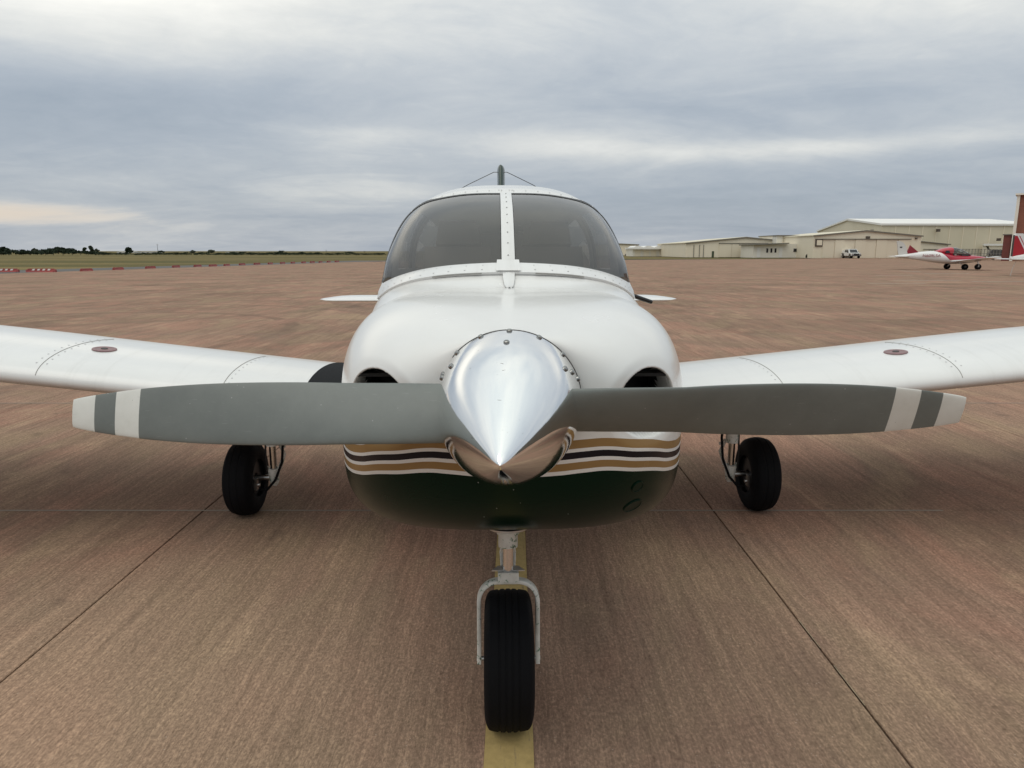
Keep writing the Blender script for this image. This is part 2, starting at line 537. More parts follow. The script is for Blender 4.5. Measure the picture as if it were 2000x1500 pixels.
def wall_metal(name, c1, c2, rib=0.3):
    """painted ribbed sheet wall"""
    m_, n, o = mat(name)
    tc = n.n('ShaderNodeTexCoord', 3)
    f = n.noise(n.vscale(tc, (0.3, 0.3, 0.06)), 1.0, 5.0, 0.6)
    c = n.ramp(f, [(0.3, c1), (0.7, c2)])
    b = n.n('ShaderNodeBsdfPrincipled', Base_Color=c, Roughness=0.5)
    n.t.links.new(b, o.inputs[0])
    return m_

M = dict(
    air=airframe_paint(), white=white_paint(), chip=chipped_white(), chrome=polished(), blade=blade_paint(),
    ws=glass('windshield_acrylic', (0.74, 0.74, 0.72), 1.0, 0.11), pane=glass('side_acrylic', (0.85, 0.87, 0.86), 0.9, 0.03),
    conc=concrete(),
    rubber=pbr('tyre_rubber', (0.005, 0.005, 0.006), 0.78, vary=0.35, vscale=14, bump=0.15, bscale=90, spec=0.14),
    black=pbr('black_trim', (0.010, 0.010, 0.011), 0.45),
    walk=pbr('wing_walk_grit', (0.016, 0.017, 0.019), 0.9, bump=0.5, bscale=400, spec=0.2),
    duct=pbr('engine_bay', (0.012, 0.012, 0.012), 0.7),
    steel=pbr('bare_steel', (0.52, 0.51, 0.49), 0.30, 1.0, vary=0.2, vscale=30),
    oleo=pbr('oleo_chrome', (0.66, 0.64, 0.62), 0.16, 1.0),
    dkmetal=pbr('dark_metal', (0.10, 0.095, 0.09), 0.5, 0.8, vary=0.3, vscale=20),
    screw=pbr('screw_head', (0.30, 0.30, 0.29), 0.25, 1.0),
    rivet_d=pbr('rivet_grey', (0.55, 0.55, 0.55), 0.4), baffle=pbr('baffle_dark', (0.012, 0.012, 0.012), 0.7),
    rivet=pbr('rivet_paint', (0.60, 0.60, 0.59), 0.4),
    seam=pbr('seam_sealant', (0.30, 0.29, 0.27), 0.7),
    green=pbr('fin_green', (0.010, 0.032, 0.022), 0.25, coat=0.4),
    cap=pbr('fuel_cap_red', (0.26, 0.15, 0.15), 0.45, vary=0.3, vscale=40),
    trim=pbr('cabin_trim', (0.34, 0.33, 0.31), 0.8),
    liner=pbr('headliner', (0.55, 0.54, 0.51), 0.9),
    panel=pbr('glareshield', (0.035, 0.035, 0.036), 0.75),
    seat=pbr('seat_leather', (0.24, 0.22, 0.195), 0.6),
    yellow=None,
)

def worn_paint(name, col, hold=0.45):
    m_, n, o = mat(name)
    P = n.n('ShaderNodeNewGeometry', 0)
    f = n.noise(n.vscale(P, (60.0, 3.0, 1.0)), 1.0, 5.0, 0.7)
    g = n.noise(P, 25.0, 5.0, 0.7)
    k = n.m('ADD', n.m('MULTIPLY', f, 0.6), n.m('MULTIPLY', g, 0.4))
    c = n.mix(n.ss(k, hold, hold + 0.14), col, (0.175, 0.128, 0.095))
    c = n.mix(1.0, c, n.ramp(g, [(0.3, (0.8, 0.8, 0.8)), (0.7, (1.12, 1.12, 1.12))]), 'MULTIPLY')
    b = n.n('ShaderNodeBsdfPrincipled', Base_Color=c, Roughness=0.8,
            Normal=n.n('ShaderNodeBump', Height=k, Strength=0.4, Distance=0.004))
    b.node.inputs['Specular IOR Level'].default_value = 0.25
    n.t.links.new(b, o.inputs[0])
    return m_

M['yellow'] = worn_paint('worn_yellow_line', (0.47, 0.335, 0.135), 0.53)
M['whiteline'] = worn_paint('worn_white_line', (0.42, 0.38, 0.33), 0.47)

# ------------------------------------------------------------------ the setting: field, taxiway, apron
CP, SP_ = math.cos(PITCH), math.sin(PITCH)
def at(px, py, Y):
    """world point at distance Y for a direction measured in the survey photograph (2000 x 1500)"""
    u, v = px - 1000.0, py - 750.0
    k = Y / (FPX * CP - v * SP_)
    return Vector((u * k, Y, CAM_H + (-FPX * SP_ - v * CP) * k))

def sheet(name, pts, z, m_, parent=None):
    return obj(name, [(p[0], p[1], z) for p in pts], [tuple(range(len(pts)))], m_, parent, smooth=False)

def grass_mat():
    m_, n, o = mat('dry_grass')
    P = n.n('ShaderNodeNewGeometry', 0)
    a = n.noise(n.vscale(P, (0.012, 0.10, 1.0)), 1.0, 6.0, 0.65)
    b_ = n.noise(P, 0.8, 6.0, 0.7)
    c = n.ramp(a, [(0.35, (0.085, 0.082, 0.034)), (0.5, (0.150, 0.120, 0.050)), (0.65, (0.230, 0.175, 0.078))])
    c = n.mix(1.0, c, n.ramp(b_, [(0.3, (0.75, 0.78, 0.75)), (0.7, (1.15, 1.12, 1.1))]), 'MULTIPLY')
    b = n.n('ShaderNodeBsdfPrincipled', Base_Color=c, Roughness=0.95,
            Normal=n.n('ShaderNodeBump', Height=b_, Strength=0.6, Distance=0.2))
    b.node.inputs['Specular IOR Level'].default_value = 0.1
    n.t.links.new(b, o.inputs[0])
    return m_

def asphalt_mat():
    m_, n, o = mat('asphalt')
    P = n.n('ShaderNodeNewGeometry', 0)
    a = n.noise(n.vscale(P, (0.6, 0.08, 1.0)), 1.0, 5.0, 0.6)
    c = n.ramp(a, [(0.3, (0.070, 0.068, 0.064)), (0.7, (0.115, 0.108, 0.098))])
    b = n.n('ShaderNodeBsdfPrincipled', Base_Color=c, Roughness=0.9)
    n.t.links.new(b, o.inputs[0])
    return m_

M['grass'], M['asphalt'] = grass_mat(), asphalt_mat()
M['verge'] = pbr('verge_grass', (0.055, 0.062, 0.030), 0.95, vary=0.4, vscale=0.6, spec=0.1)
tag(sheet('grass_field', [(-3000, -400), (3000, -400), (3000, 4500), (-3000, 4500)], -0.10, M['grass']), kind='structure')
AX = lambda y: -34.6 + (y - 52.3) * 0.2414           # left edge of the apron
tag(sheet('taxiway', [(AX(-60) - 12, -60), (AX(-60), -60), (AX(120), 120), (AX(120) - 8, 120), (AX(104) - 8.0, 104), (AX(53) - 8.5, 53)], -0.05, M['asphalt']),
    kind='structure')

APRON = [(AX(-60), -60), (260, -60), (260, 166), (74, 160), (54, 141), (20, 127), (-18, 108), (AX(100), 100)]
J0X, J0Y, JS = -1.860, 4.070, 3.075                   # joint grid of the paving
NXA, NXB, NYA, NYB = -6, 8, -2, 11
sx0, sx1 = J0X + NXA * JS, J0X + NXB * JS
sy0, sy1 = J0Y + NYA * JS, J0Y + NYB * JS
# distant part of the apron: one sheet with the near slabs left out
V = [(x, y, 0.0) for x, y in APRON] + [(sx0, sy0, 0), (sx1, sy0, 0), (sx1, sy1, 0), (sx0, sy1, 0)]
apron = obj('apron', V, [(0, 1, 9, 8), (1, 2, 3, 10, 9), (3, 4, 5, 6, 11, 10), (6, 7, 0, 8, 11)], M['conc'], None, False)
tag(apron, kind='structure')
joint_mat = pbr('joint_sealant_dark', (0.085, 0.062, 0.048), 0.9)
sheet('joint_bed', [(sx0, sy0), (sx1, sy0), (sx1, sy1), (sx0, sy1)], -0.012, joint_mat, apron)
g, c_, t_ = 0.0040, 0.003, 0.05
hx = JS / 2 - g
V = [(-hx, -hx, -t_), (hx, -hx, -t_), (hx, hx, -t_), (-hx, hx, -t_), (-hx, -hx, -c_), (hx, -hx, -c_), (hx, hx, -c_), (-hx, hx, -c_),
     (-hx + c_, -hx + c_, 0), (hx - c_, -hx + c_, 0), (hx - c_, hx - c_, 0), (-hx + c_, hx - c_, 0)]
F = [(8, 9, 10, 11)] + [(a, (a + 1) % 4, 4 + (a + 1) % 4, 4 + a) for a in range(4)] + [(4 + a, 4 + (a + 1) % 4, 8 + (a + 1) % 4, 8 + a) for a in range(4)]
slab0 = None
for iy in range(NYA, NYB):
    for ix in range(NXA, NXB):
        loc = (J0X + (ix + 0.5) * JS, J0Y + (iy + 0.5) * JS, 0.0)
        if slab0 is None:
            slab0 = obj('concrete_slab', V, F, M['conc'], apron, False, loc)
        else:
            s_ = slab0.copy()
            COL.objects.link(s_)
            s_.parent = apron
            s_.location = loc
pale = pbr('joint_sealant_pale', (0.27, 0.225, 0.18), 0.9, vary=0.3, vscale=3)
for k in (0, 1, 3):
    yy = J0Y + k * JS
    for a, b in ((-9.0, -3.4), (-3.1, -0.6), (-0.2, 2.6), (3.6, 6.4), (6.9, 9.0)):
        sheet('joint_sealant', [(a, yy - 0.010), (b, yy - 0.010), (b, yy + 0.010), (a, yy + 0.010)], 0.0015, pale, apron)
pale_b = pbr('joint_sand', (0.30, 0.23, 0.15), 0.95, vary=0.5, vscale=30)
for a, b in ((2.20, 2.44), (2.56, 2.78)):
    xx = J0X + JS
    sheet('joint_sealant', [(xx - 0.001, a), (xx + 0.003, a), (xx + 0.004, b), (xx - 0.002, b)], 0.0015, pale_b, apron)
# taxi line and worn bay marks
sheet('taxi_line', [(-0.097, -1.5), (0.057, -1.5), (0.205, 46), (0.051, 46)], 0.004, M['yellow'], apron)
for (x, y, lx, ly) in ((24.5, 46.0, 1.2, 0.15), (30.0, 49.5, 1.6, 0.15), (22.0, 38.0, 1.8, 0.14), (25.6, 36.5, 2.2, 0.12), (30.5, 55, 0.15, 1.5), (18.5, 34.5, 1.4, 0.12)):
    sheet('bay_mark', [(x - lx, y - ly), (x + lx, y - ly), (x + lx, y + ly), (x - lx, y + ly)], 0.004, M['whiteline'], apron)
tag(sheet('verge_strip', [(19.5, 127.3), (53.5, 141.3), (58, 148), (19, 146)], -0.03, M['verge']), kind='structure')
tag(sheet('service_road', [(-20, 109.5), (19.5, 128), (19, 146), (-20, 126)], -0.045, M['asphalt']), kind='structure')

# ------------------------------------------------------------------ trees along the field boundary
leaf_mats = [pbr('leaves_dark', (0.026, 0.038, 0.022), 0.9, vary=0.5, vscale=0.8, spec=0.15),
             pbr('leaves_mid', (0.040, 0.052, 0.030), 0.9, vary=0.5, vscale=0.8, spec=0.15),
             pbr('leaves_pale', (0.075, 0.085, 0.058), 0.9, vary=0.4, vscale=0.8, spec=0.15)]
bark = pbr('bark', (0.045, 0.036, 0.028), 0.9)
def tree(px, top, wpx, D, kind, label, cat='tree', thin=1.0, group=None):
    rng = random.Random(int(px * 13 + top))
    p = at(px, 489, D)
    H = at(px, top, D).z
    wd = wpx / FPX * D
    t = empty(cat if cat != 'tree' else 'field_tree', (p.x, D, -0.1))
    tag(t, label, cat, group)
    tr = MB()
    tr.tube([(0, 0, 0), (0.05 * H, 0, 0.3 * H), (0.02 * H, 0.02 * H, 0.75 * H)], [0.05 * H, 0.035 * H, 0.01 * H], 6)
    for k in range(4):
        a = rng.uniform(0, 2 * PI)
        tr.tube([(0.04 * H, 0, 0.3 * H), (math.cos(a) * wd * 0.3, math.sin(a) * wd * 0.3, rng.uniform(0.55, 0.8) * H)], [0.02 * H, 0.008 * H], 5)
    tr.build('trunk', bark, t)
    cl = MB()
    lumps = [(rng.uniform(-0.32, 0.32) * wd, rng.uniform(-0.3, 0.3) * wd, rng.uniform(0.28, 0.8) * H, rng.uniform(0.16, 0.30)) for _ in range(int(9 * thin) + 3)]
    lumps.append((0, 0, 0.82 * H, 0.16))
    for lx, ly, lz, lr in lumps:
        for _ in range(int(34 * thin)):
            d = Vector((rng.gauss(0, 1), rng.gauss(0, 1), rng.gauss(0, 1))).normalized() * (rng.random() ** 0.45)
            c = Vector((lx + d.x * lr * wd, ly + d.y * lr * wd, min(lz + d.z * lr * min(wd, H) * 0.75, H)))
            if c.z < 0.05 * H: continue
            s = rng.uniform(0.10, 0.20) * min(wd, H)
            a1 = Vector((rng.gauss(0, 1), rng.gauss(0, 1), rng.gauss(0, 1))).normalized()
            a2 = a1.orthogonal().normalized()
            cl.add([c + a1 * s, c + a2 * s * 0.7, c - a1 * s * 0.8, c - a2 * s * 0.6], [(0, 1, 2, 3)])
    cl.build('crown', leaf_mats[kind], t)
    return t

G1 = 'trees along the field boundary'
for args in (
    (8, 481, 20, 400, 0, 'round dark tree at the left edge of the tree line'),
    (67, 484, 13, 480, 2, 'pale thin tree between two dark clumps left of the tall mass'),
    (83, 486, 17, 430, 0, 'small dark tree just left of the tallest dark mass'),
    (113, 481, 34, 410, 0, 'broadest dark tree of the tree line on the left'),
    (134, 484, 28, 415, 0, 'dark sloping tree on the right shoulder of the broadest tree'),
    (165, 481, 8, 420, 1, 'slender leaning tree, left of two above the hedge'),
    (178, 478, 10, 430, 1, 'tallest slender tree standing above the hedge'),
    (188, 485, 13, 440, 2, 'pale feathery tree right of the slender pair'),
    (251, 482, 12, 420, 0, 'lone upright dark tree left of the white sheds'),
    (314, 489, 13, 450, 1, 'small round tree right of the thin mast'),
    (376, 488, 14, 470, 2, 'grey-green round tree in the middle of the left horizon'),
    (412, 487, 15, 470, 2, 'pale pointed tree right of the white sheds'),
    (474, 491, 16, 480, 0, 'small dark tree past the white sheds'),
    (547, 489, 14, 470, 1, 'round tree halfway along the low horizon hedge'),
    (656, 493, 20, 430, 0, 'low dark tree, left of two near the aircraft'),
    (682, 491, 18, 430, 0, 'low dark domed tree nearest the windshield on the left')):
    tree(*args, group=G1)
G2 = 'low bushes of the field hedge'
hp = [(2, 490.4, 30), (16, 488.4, 30), (30, 487.4, 32.5), (44, 486.4, 32.5), (58, 488.4, 30), (72, 490.4, 27.5), (88, 488.4, 30), (103, 485.4, 32.5), (122, 485.4, 32.5), (140, 486.4, 32.5), (156, 488.4, 30),
      (171, 489.4, 27.5), (186, 490.4, 27.5), (200, 491.4, 27.5), (214, 492.4, 25), (228, 493.4, 22.5), (243, 493.4, 22.5), (281, 492.9, 22.5), (303, 491.4, 25), (330, 492.9, 25), (346, 491.9, 25), (363, 491.4, 25),
      (394, 491.4, 32.5), (427, 492.9, 22.5), (455, 490.9, 25), (472, 491.4, 25), (489, 491.9, 25), (505, 492.4, 25), (522, 491.9, 25), (538, 491.4, 25), (557, 491.9, 25), (574, 492.4, 25), (590, 491.4, 25),
      (606, 492.4, 25), (621, 491.9, 22.5), (640, 493.4, 22.5), (668, 492.4, 25), (697, 493.9, 22.5), (732, 493.9, 25), (746, 493.4, 20)]
UN = ['first', 'second', 'third', 'fourth', 'fifth', 'sixth', 'seventh', 'eighth', 'ninth', 'tenth', 'eleventh', 'twelfth', 'thirteenth', 'fourteenth', 'fifteenth', 'sixteenth', 'seventeenth', 'eighteenth', 'nineteenth', 'twentieth']
ORD = list(UN)
for tens, whole in (('twenty', 'thirtieth'), ('thirty', 'fortieth'), ('forty', 'fiftieth'), ('fifty', 'sixtieth'), ('sixty', 'seventieth')):
    ORD += [tens + '-' + u for u in UN[:9]] + [whole]
hp += [(x_, 493.2 + (x_ * 7 % 5) * 0.35, 21) for x_ in (262, 271, 291, 318, 383, 404, 419, 440, 447, 463, 497, 513, 530, 547, 565, 582, 598, 613, 629, 649, 659, 677, 688, 706, 716, 724, 740)]
hp.sort()
for i, (px, top, wpx) in enumerate(hp):
    tree(px, top, wpx, 268 + (i * 7) % 18, 0 if px < 240 else i % 2, 'low dark bush, %s from the left edge in the field hedge' % ORD[i], 'bush', 0.9, G2)

# ------------------------------------------------------------------ far white sheds and mast
shedw = pbr('shed_white', (0.62, 0.60, 0.55), 0.6)
shedr = pbr('shed_roof', (0.66, 0.65, 0.62), 0.5)
def gable(mb, x0, x1, y0, y1, zb, ze, zr, along='x'):
    pass
def shed(px0, px1, top, D, depth, label):
    a, b = at(px0, top, D), at(px1, top, D)
    t = empty('white_shed', ((a.x + b.x) / 2, D, 0))
    tag(t, label, 'shed', 'white sheds on the horizon')
    w_, h_ = b.x - a.x, a.z
    MB().box((0, depth / 2, h_ * 0.42), (w_, depth, h_ * 0.84)).build('wall', shedw, t)
    MB().prism([(-w_ / 2 - 0.3, -0.3, h_ * 0.845), (-w_ / 2 - 0.3, depth + 0.3, h_ * 0.845), (-w_ / 2 - 0.3, depth / 2, h_ * 1.02)], (w_ + 0.6, 0, 0)).build('roof', shedr, t)
    for k in range(3):
        MB().box((-w_ * 0.3 + k * w_ * 0.3, -0.04, h_ * 0.3), (w_ * 0.12, 0.08, h_ * 0.55)).build('door', M['dkmetal'], t)
shed(228, 262, 491.5, 520, 9, 'left white shed low on the horizon beside the lone tree')
shed(272, 306, 492.0, 560, 9, 'right white shed low on the horizon by the thin mast')
shed(440, 458, 492.5, 600, 9, 'small white shed past the grey-green trees on the left horizon')
p = at(307, 476, 470)
ms = MB().tube([(0, 0, 0), (0, 0, p.z)], [0.16, 0.07], 6)
ms.tube([(-0.8, 0, p.z * 0.9), (0.8, 0, p.z * 0.9)], 0.06, 5)
tag(ms.build('mast', M['dkmetal'], None, loc=(p.x, 470, -0.1)), 'thin mast standing above the left tree line', 'mast')
for px, tp, D, lb in ((712, 490, 600, 'thin pole on the horizon just left of the windshield'), (637, 488, 640, 'thin pole on the horizon behind the low hedge')):
    p = at(px, tp, D)
    q = MB().tube([(0, 0, 0), (0, 0, p.z)], [0.15, 0.10], 6)
    q.tube([(-0.9, 0, p.z * 0.92), (0.9, 0, p.z * 0.92)], 0.06, 5)
    tag(q.build('utility_pole', bark, None, loc=(p.x, D, -0.1)), lb, 'pole')

# ------------------------------------------------------------------ barricades
red_pl = pbr('barricade_red', (0.30, 0.05, 0.045), 0.5, vary=0.25, vscale=2)
wht_pl = pbr('barricade_white', (0.74, 0.72, 0.68), 0.5)
barr_px = [(8, 531.5, 0.12), (81, 531.5, 0.10), (169, 529.5, 1.53), (231, 527, 1.53), (294, 524.5, 1.47), (344, 522.5, 1.58), (386, 521, 1.53), (416, 520.3, 1.47), (443, 519.3, 1.58), (473, 517.7, 1.53), (502, 516.8, 1.47),
           (528, 516, 1.58), (552, 515, 1.53), (572, 514.3, 1.58), (593, 513.7, 1.53), (610, 513.2, 1.47), (626, 512.8, 1.58), (642, 512.3, 1.53), (658, 511.8, 1.47)]
proto = None
for i, (px, py_, turn) in enumerate(barr_px):
    u, v = px - 1000, py_ - 750
    k = CAM_H / (FPX * SP_ + v * CP)
    loc = (u * k, (FPX * CP - v * SP_) * k, 0.0)
    if proto is None:
        b0 = empty('barricade', loc)
        pr = [(-0.19, 0.0), (0.19, 0.0), (0.17, 0.06), (0.09, 0.10), (0.07, 0.26), (-0.07, 0.26), (-0.09, 0.10), (-0.17, 0.06)]
        MB().prism([(-0.9, y, z) for y, z in pr], (1.8, 0, 0)).build('body', red_pl, b0)
        for sx in (-1, 1):
            MB().prism([(sx * 0.9, y, z) for y, z in ((-0.15, 0), (0.15, 0), (0.09, 0.2), (-0.09, 0.2))], (sx * 0.12, 0, 0)).build('end_block', red_pl, b0)
        for q in range(4):
            x = -0.62 + q * 0.36
            for sy in (-1, 1):
                MB().prism([(x, sy * 0.092, 0.125), (x + 0.17, sy * 0.092, 0.125), (x + 0.25, sy * 0.078, 0.235), (x + 0.08, sy * 0.078, 0.235)], (0, sy * 0.006, 0)).build('reflector', wht_pl, b0)
        proto = b0
        b_ = b0
    else:
        b_ = proto.copy()
        COL.objects.link(b_)
        b_.location = loc
        for ch in list(proto.children):
            if i > 1 and ch.name.startswith('reflector'):
                continue                                    # the others have lost their reflectors
            c = ch.copy()
            COL.objects.link(c)
            c.parent = b_
    b_.rotation_euler = (0, 0, turn)
    if i > 1: b_.scale = (0.66, 0.72, 0.80)
    ordn = ['first', 'second', 'third', 'fourth', 'fifth', 'sixth', 'seventh', 'eighth', 'ninth', 'tenth', 'eleventh', 'twelfth', 'thirteenth',
            'fourteenth', 'fifteenth', 'sixteenth', 'seventeenth', 'eighteenth', 'nineteenth'][i]
    tag(b_, ('low red and white barricade, %s from the left edge along the taxiway' if i < 2 else 'low plain red barricade, %s from the left edge along the taxiway') % ordn, 'barricade', 'red barricades along the apron edge')

# ------------------------------------------------------------------ hangars
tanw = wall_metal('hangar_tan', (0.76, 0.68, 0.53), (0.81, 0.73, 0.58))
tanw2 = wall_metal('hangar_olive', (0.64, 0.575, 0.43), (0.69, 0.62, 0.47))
doorm = wall_metal('hangar_door', (0.73, 0.65, 0.505), (0.78, 0.70, 0.55))
paler = wall_metal('hangar_pale', (0.74, 0.70, 0.61), (0.80, 0.76, 0.67))
trimd = pbr('roof_trim', (0.17, 0.155, 0.13), 0.6)
roofw = pbr('roof_white', (0.78, 0.76, 0.72), 0.45)
winm = pbr('window_glass', (0.02, 0.022, 0.025), 0.12)
winf = pbr('window_frame', (0.09, 0.07, 0.055), 0.6)

def hangar(name, label, D, px0, px1, ez0, pk, ez1, depth, wallm, roofm, skew=0.0, base=502, trim=True):
    """gable front at distance D; eave / ridge heights from the survey"""
    a, b = at(px0, ez0, D), at(px1, ez1, D)
    p = at(pk[0], pk[1], D)
    t = empty(name, (a.x, D, 0))
    W_ = b.x - a.x
    pr = [(0, 0, 0), (W_, 0, 0), (W_, 0, b.z), (p.x - a.x, 0, p.z), (0, 0, a.z)]
    ext = Vector((skew, depth, 0))
    MB().prism(list(reversed(pr)), ext).build('wall', wallm, t)
    r = MB()
    o_ = 0.25
    for (x0, z0), (x1, z1) in (((-o_, a.z - 0.02), (p.x - a.x, p.z + 0.05)), ((p.x - a.x, p.z + 0.05), (W_ + o_, b.z - 0.02))):
        r.prism([(x0, -0.3, z0), (x0, -0.3, z0 + 0.16), (x1, -0.3, z1 + 0.16), (x1, -0.3, z1)], ext + Vector((0, 0.5, 0)))
    rf = r.build('roof', roofm, t)
    if trim:
        tr = MB()
        for (x0, z0), (x1, z1) in (((-o_, a.z - 0.05), (p.x - a.x, p.z + 0.02)), ((p.x - a.x, p.z + 0.02), (W_ + o_, b.z - 0.05))):
            tr.prism([(x0, -0.34, z0 - 0.12), (x0, -0.34, z0 + 0.14), (x1, -0.34, z1 + 0.14), (x1, -0.34, z1 - 0.12)], (0, 0.035, 0))
        tr.build('gutter', trimd, rf)
    tag(t, label, 'hangar')
    return t, a.x

def block(t, ax, D, px0, px1, top, bot_z, m_, name, out=0.06, bottom=None):
    """flat panel on the front wall of t"""
    a, b = at(px0, top, D), at(px1, top, D)
    zb = bot_z if bottom is None else at(px0, bottom, D).z
    return MB().box(((a.x + b.x) / 2 - ax, -out / 2 - 0.003, (a.z + zb) / 2), (b.x - a.x, out, a.z - zb)).build(name, m_, t)

# far hangar seen past the windshield
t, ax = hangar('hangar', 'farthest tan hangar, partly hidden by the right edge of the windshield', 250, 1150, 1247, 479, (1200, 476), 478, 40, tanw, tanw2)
block(t, ax, 250, 1221, 1227, 496, 0.0, winf, 'door')
# row of white roofed storage hangars
t = empty('storage_hangar_row', (0, 0, 0))
tag(t, 'low row of storage hangars with white roof humps', 'hangar')
D = 205
a, b = at(1236, 487, D), at(1346, 487, D)
MB().box(((a.x + b.x) / 2, D + 6, a.z / 2), (b.x - a.x, 12, a.z)).build('wall', paler, t)
rf = MB().box(((a.x + b.x) / 2, D + 5.6, a.z + 0.28), (b.x - a.x + 0.6, 13.6, 0.5)).build('roof', roofw, t)
for px in (1246, 1266, 1287, 1308, 1328):
    p = at(px, 487, D)
    MB().prism([(p.x - 1.5, D - 1.0, a.z + 0.53), (p.x + 1.5, D - 1.0, a.z + 0.53), (p.x + 0.2, D - 1.0, a.z + 1.0), (p.x - 0.6, D - 1.0, a.z + 1.0)], (0, 10, 0)).build('roof_hump', roofw, rf)
for px in (1240, 1257, 1271, 1288, 1302, 1318, 1333):
    p, q = at(px, 489.5, D), at(px + 11, 489.5, D)
    MB().box(((p.x + q.x) / 2, D - 0.05, p.z / 2), (q.x - p.x, 0.1, p.z)).build('hangar_door', tanw, t)
# tan gabled hangar with big door
t, ax = hangar('hangar', 'tan gabled hangar with a wide door and a small green door beside it', 175, 1340, 1524, 475, (1457, 464), 470, 34, tanw, tanw2)
block(t, ax, 175, 1404, 1500, 474.5, 0, trimd, 'door_header', 0.25, bottom=475.8)
for i in range(4):
    block(t, ax, 175, 1405 + i * 24 + (i > 0) * 0.6, 1405 + (i + 1) * 24, 475.9, 0.05, doorm, 'door_panel', 0.12)
block(t, ax, 175, 1390.5, 1394.5, 490.5, 0.0, pbr('green_door', (0.05, 0.07, 0.035), 0.6), 'side_door', 0.1)
for px in (1355, 1366, 1374):
    block(t, ax, 175, px, px + 0.9, 478, 0.1, trimd, 'downpipe', 0.15)
# office block and link behind it
D = 172
t = empty('link_building', (at(1517, 460, D).x, D, 0))
tag(t, 'flat-roofed cream building rising behind the low office', 'building')
a, b = at(1517, 461, D), at(1604, 459, D)
MB().box(((b.x - a.x) / 2, 6, a.z / 2), (b.x - a.x, 12, a.z)).build('wall', paler, t)
MB().box(((b.x - a.x) / 2, 5.8, a.z + 0.12), (b.x - a.x + 0.5, 12.6, 0.22)).build('roof', trimd, t)
for px in (1529, 1545, 1558, 1576):
    block(t, a.x, D, px, px + 1, 462, 3.0, tanw2, 'wall_rib', 0.12)
D = 164
t = empty('office_building', (at(1472, 480, D).x, D, 0))
tag(t, 'low cream office with dark canopy edge and three narrow windows', 'building')
a, b = at(1472, 479, D), at(1610, 474, D)
MB().prism([(0, 0, 0), (0, 0, a.z), (b.x - a.x, 0, b.z), (b.x - a.x, 0, 0)], (0, 9, 0)).build('wall', paler, t)
MB().prism([(-0.5, -1.2, a.z), (-0.5, -1.2, a.z + 0.25), (7.6, -1.2, at(1536, 476.3, D).z + 0.25), (7.6, -1.2, at(1536, 476.3, D).z)], (0, 10.4, 0)).build('canopy', trimd, t)
for px in (1497, 1505, 1513):
    w_ = block(t, a.x, D, px, px + 3.4, 485, 0, winf, 'window', 0.08, bottom=493.5)
    p, q = at(px + 0.6, 485.8, D), at(px + 2.8, 492.8, D)
    MB().box(((p.x + q.x) / 2 - a.x, -0.1, (p.z + q.z) / 2), (q.x - p.x, 0.02, p.z - q.z)).build('pane', winm, w_)
for px in (1479, 1522):
    block(t, a.x, D, px, px + 6.5, 484, 0.05, roofw, 'door', 0.08)
w_ = block(t, a.x, D, 1550, 1563, 485.5, 0, winf, 'window', 0.1, bottom=492)
p, q = at(1551, 486.2, D), at(1562, 491.3, D)
MB().box(((p.x + q.x) / 2 - a.x, -0.13, (p.z + q.z) / 2), (q.x - p.x, 0.02, p.z - q.z)).build('pane', winm, w_)
# bushes by the office
for px, lb in ((1579, 'dark round shrub against the cream office wall'),):
    tree(px, 494, 9, 158, 0, lb, 'shrub', 0.8)
# front hangar with sliding doors
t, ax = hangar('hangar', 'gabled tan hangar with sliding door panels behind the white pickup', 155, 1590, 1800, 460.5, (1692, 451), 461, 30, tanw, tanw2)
block(t, ax, 155, 1606, 1779, 466.3, 0, trimd, 'door_header', 0.35, bottom=467.8)
ed = [1607, 1631, 1650, 1670.5, 1691.5, 1712, 1733, 1755, 1778]
for i in range(8):
    block(t, ax, 155, ed[i], ed[i + 1] - 0.5, 467.9, 0.05, doorm, 'door_panel', 0.10 + 0.10 * (i % 2))
w_ = block(t, ax, 155, 1592.5, 1607, 466.5, 0, winf, 'window', 0.2, bottom=481.5)
p, q = at(1595, 469, 155), at(1604.5, 479, 155)
MB().box(((p.x + q.x) / 2 - ax, -0.225, (p.z + q.z) / 2), (q.x - p.x, 0.03, p.z - q.z)).build('pane', tanw, w_)
block(t, ax, 155, 1691, 1698, 461.5, 0, winf, 'floodlight', 0.4, bottom=466)
block(t, ax, 155, 1787, 1791, 464, 0, winf, 'wall_lamp', 0.3, bottom=467)
# big hangar behind: corner towards the viewer
c0, c1, c2 = at(1723, 440.5, 186), at(1597, 453, 240), at(2040, 440.5, 188)
rdg = at(1656, 433.5, 213)
t = empty('large_hangar', (c0.x, c0.y, 0))
tag(t, 'largest hangar, long olive-tan side wall under a white roof', 'hangar')
ex = Vector((c2.x - c0.x, c2.y - c0.y, 0))
def rel(p, z=None): return Vector((p.x - c0.x, p.y - c0.y, p.z if z is None else z))
pr = [rel(c0, 0), rel(c1, 0), rel(c1), rel(rdg, 10.3), rel(c0)]
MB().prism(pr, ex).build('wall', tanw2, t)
r = MB()
for A_, B_ in ((rel(c0), rel(rdg, 10.3)), (rel(rdg, 10.3), rel(c1))):
    r.prism([A_ + Vector((-0.4, -0.4, 0.02)), A_ + Vector((-0.4, -0.4, 0.5)), B_ + Vector((-0.4, 0, 0.5)), B_ + Vector((-0.4, 0, 0.02))], ex)
r.build('roof', roofw, t)
for i in range(1, 12):
    f_ = i / 12.0
    q = ex * f_
    MB().box((q.x, q.y - 0.06, c0.z * 0.5), (0.22, 0.12, c0.z - 0.2)).build('wall_rib', tanw, t)
q0, q1 = at(1919, 478, 186), at(1985, 478, 186)
MB().box(((q0.x + q1.x) / 2 - c0.x, -0.25, q0.z), (q1.x - q0.x, 0.5, 0.5)).build('door_header', roofw, t)
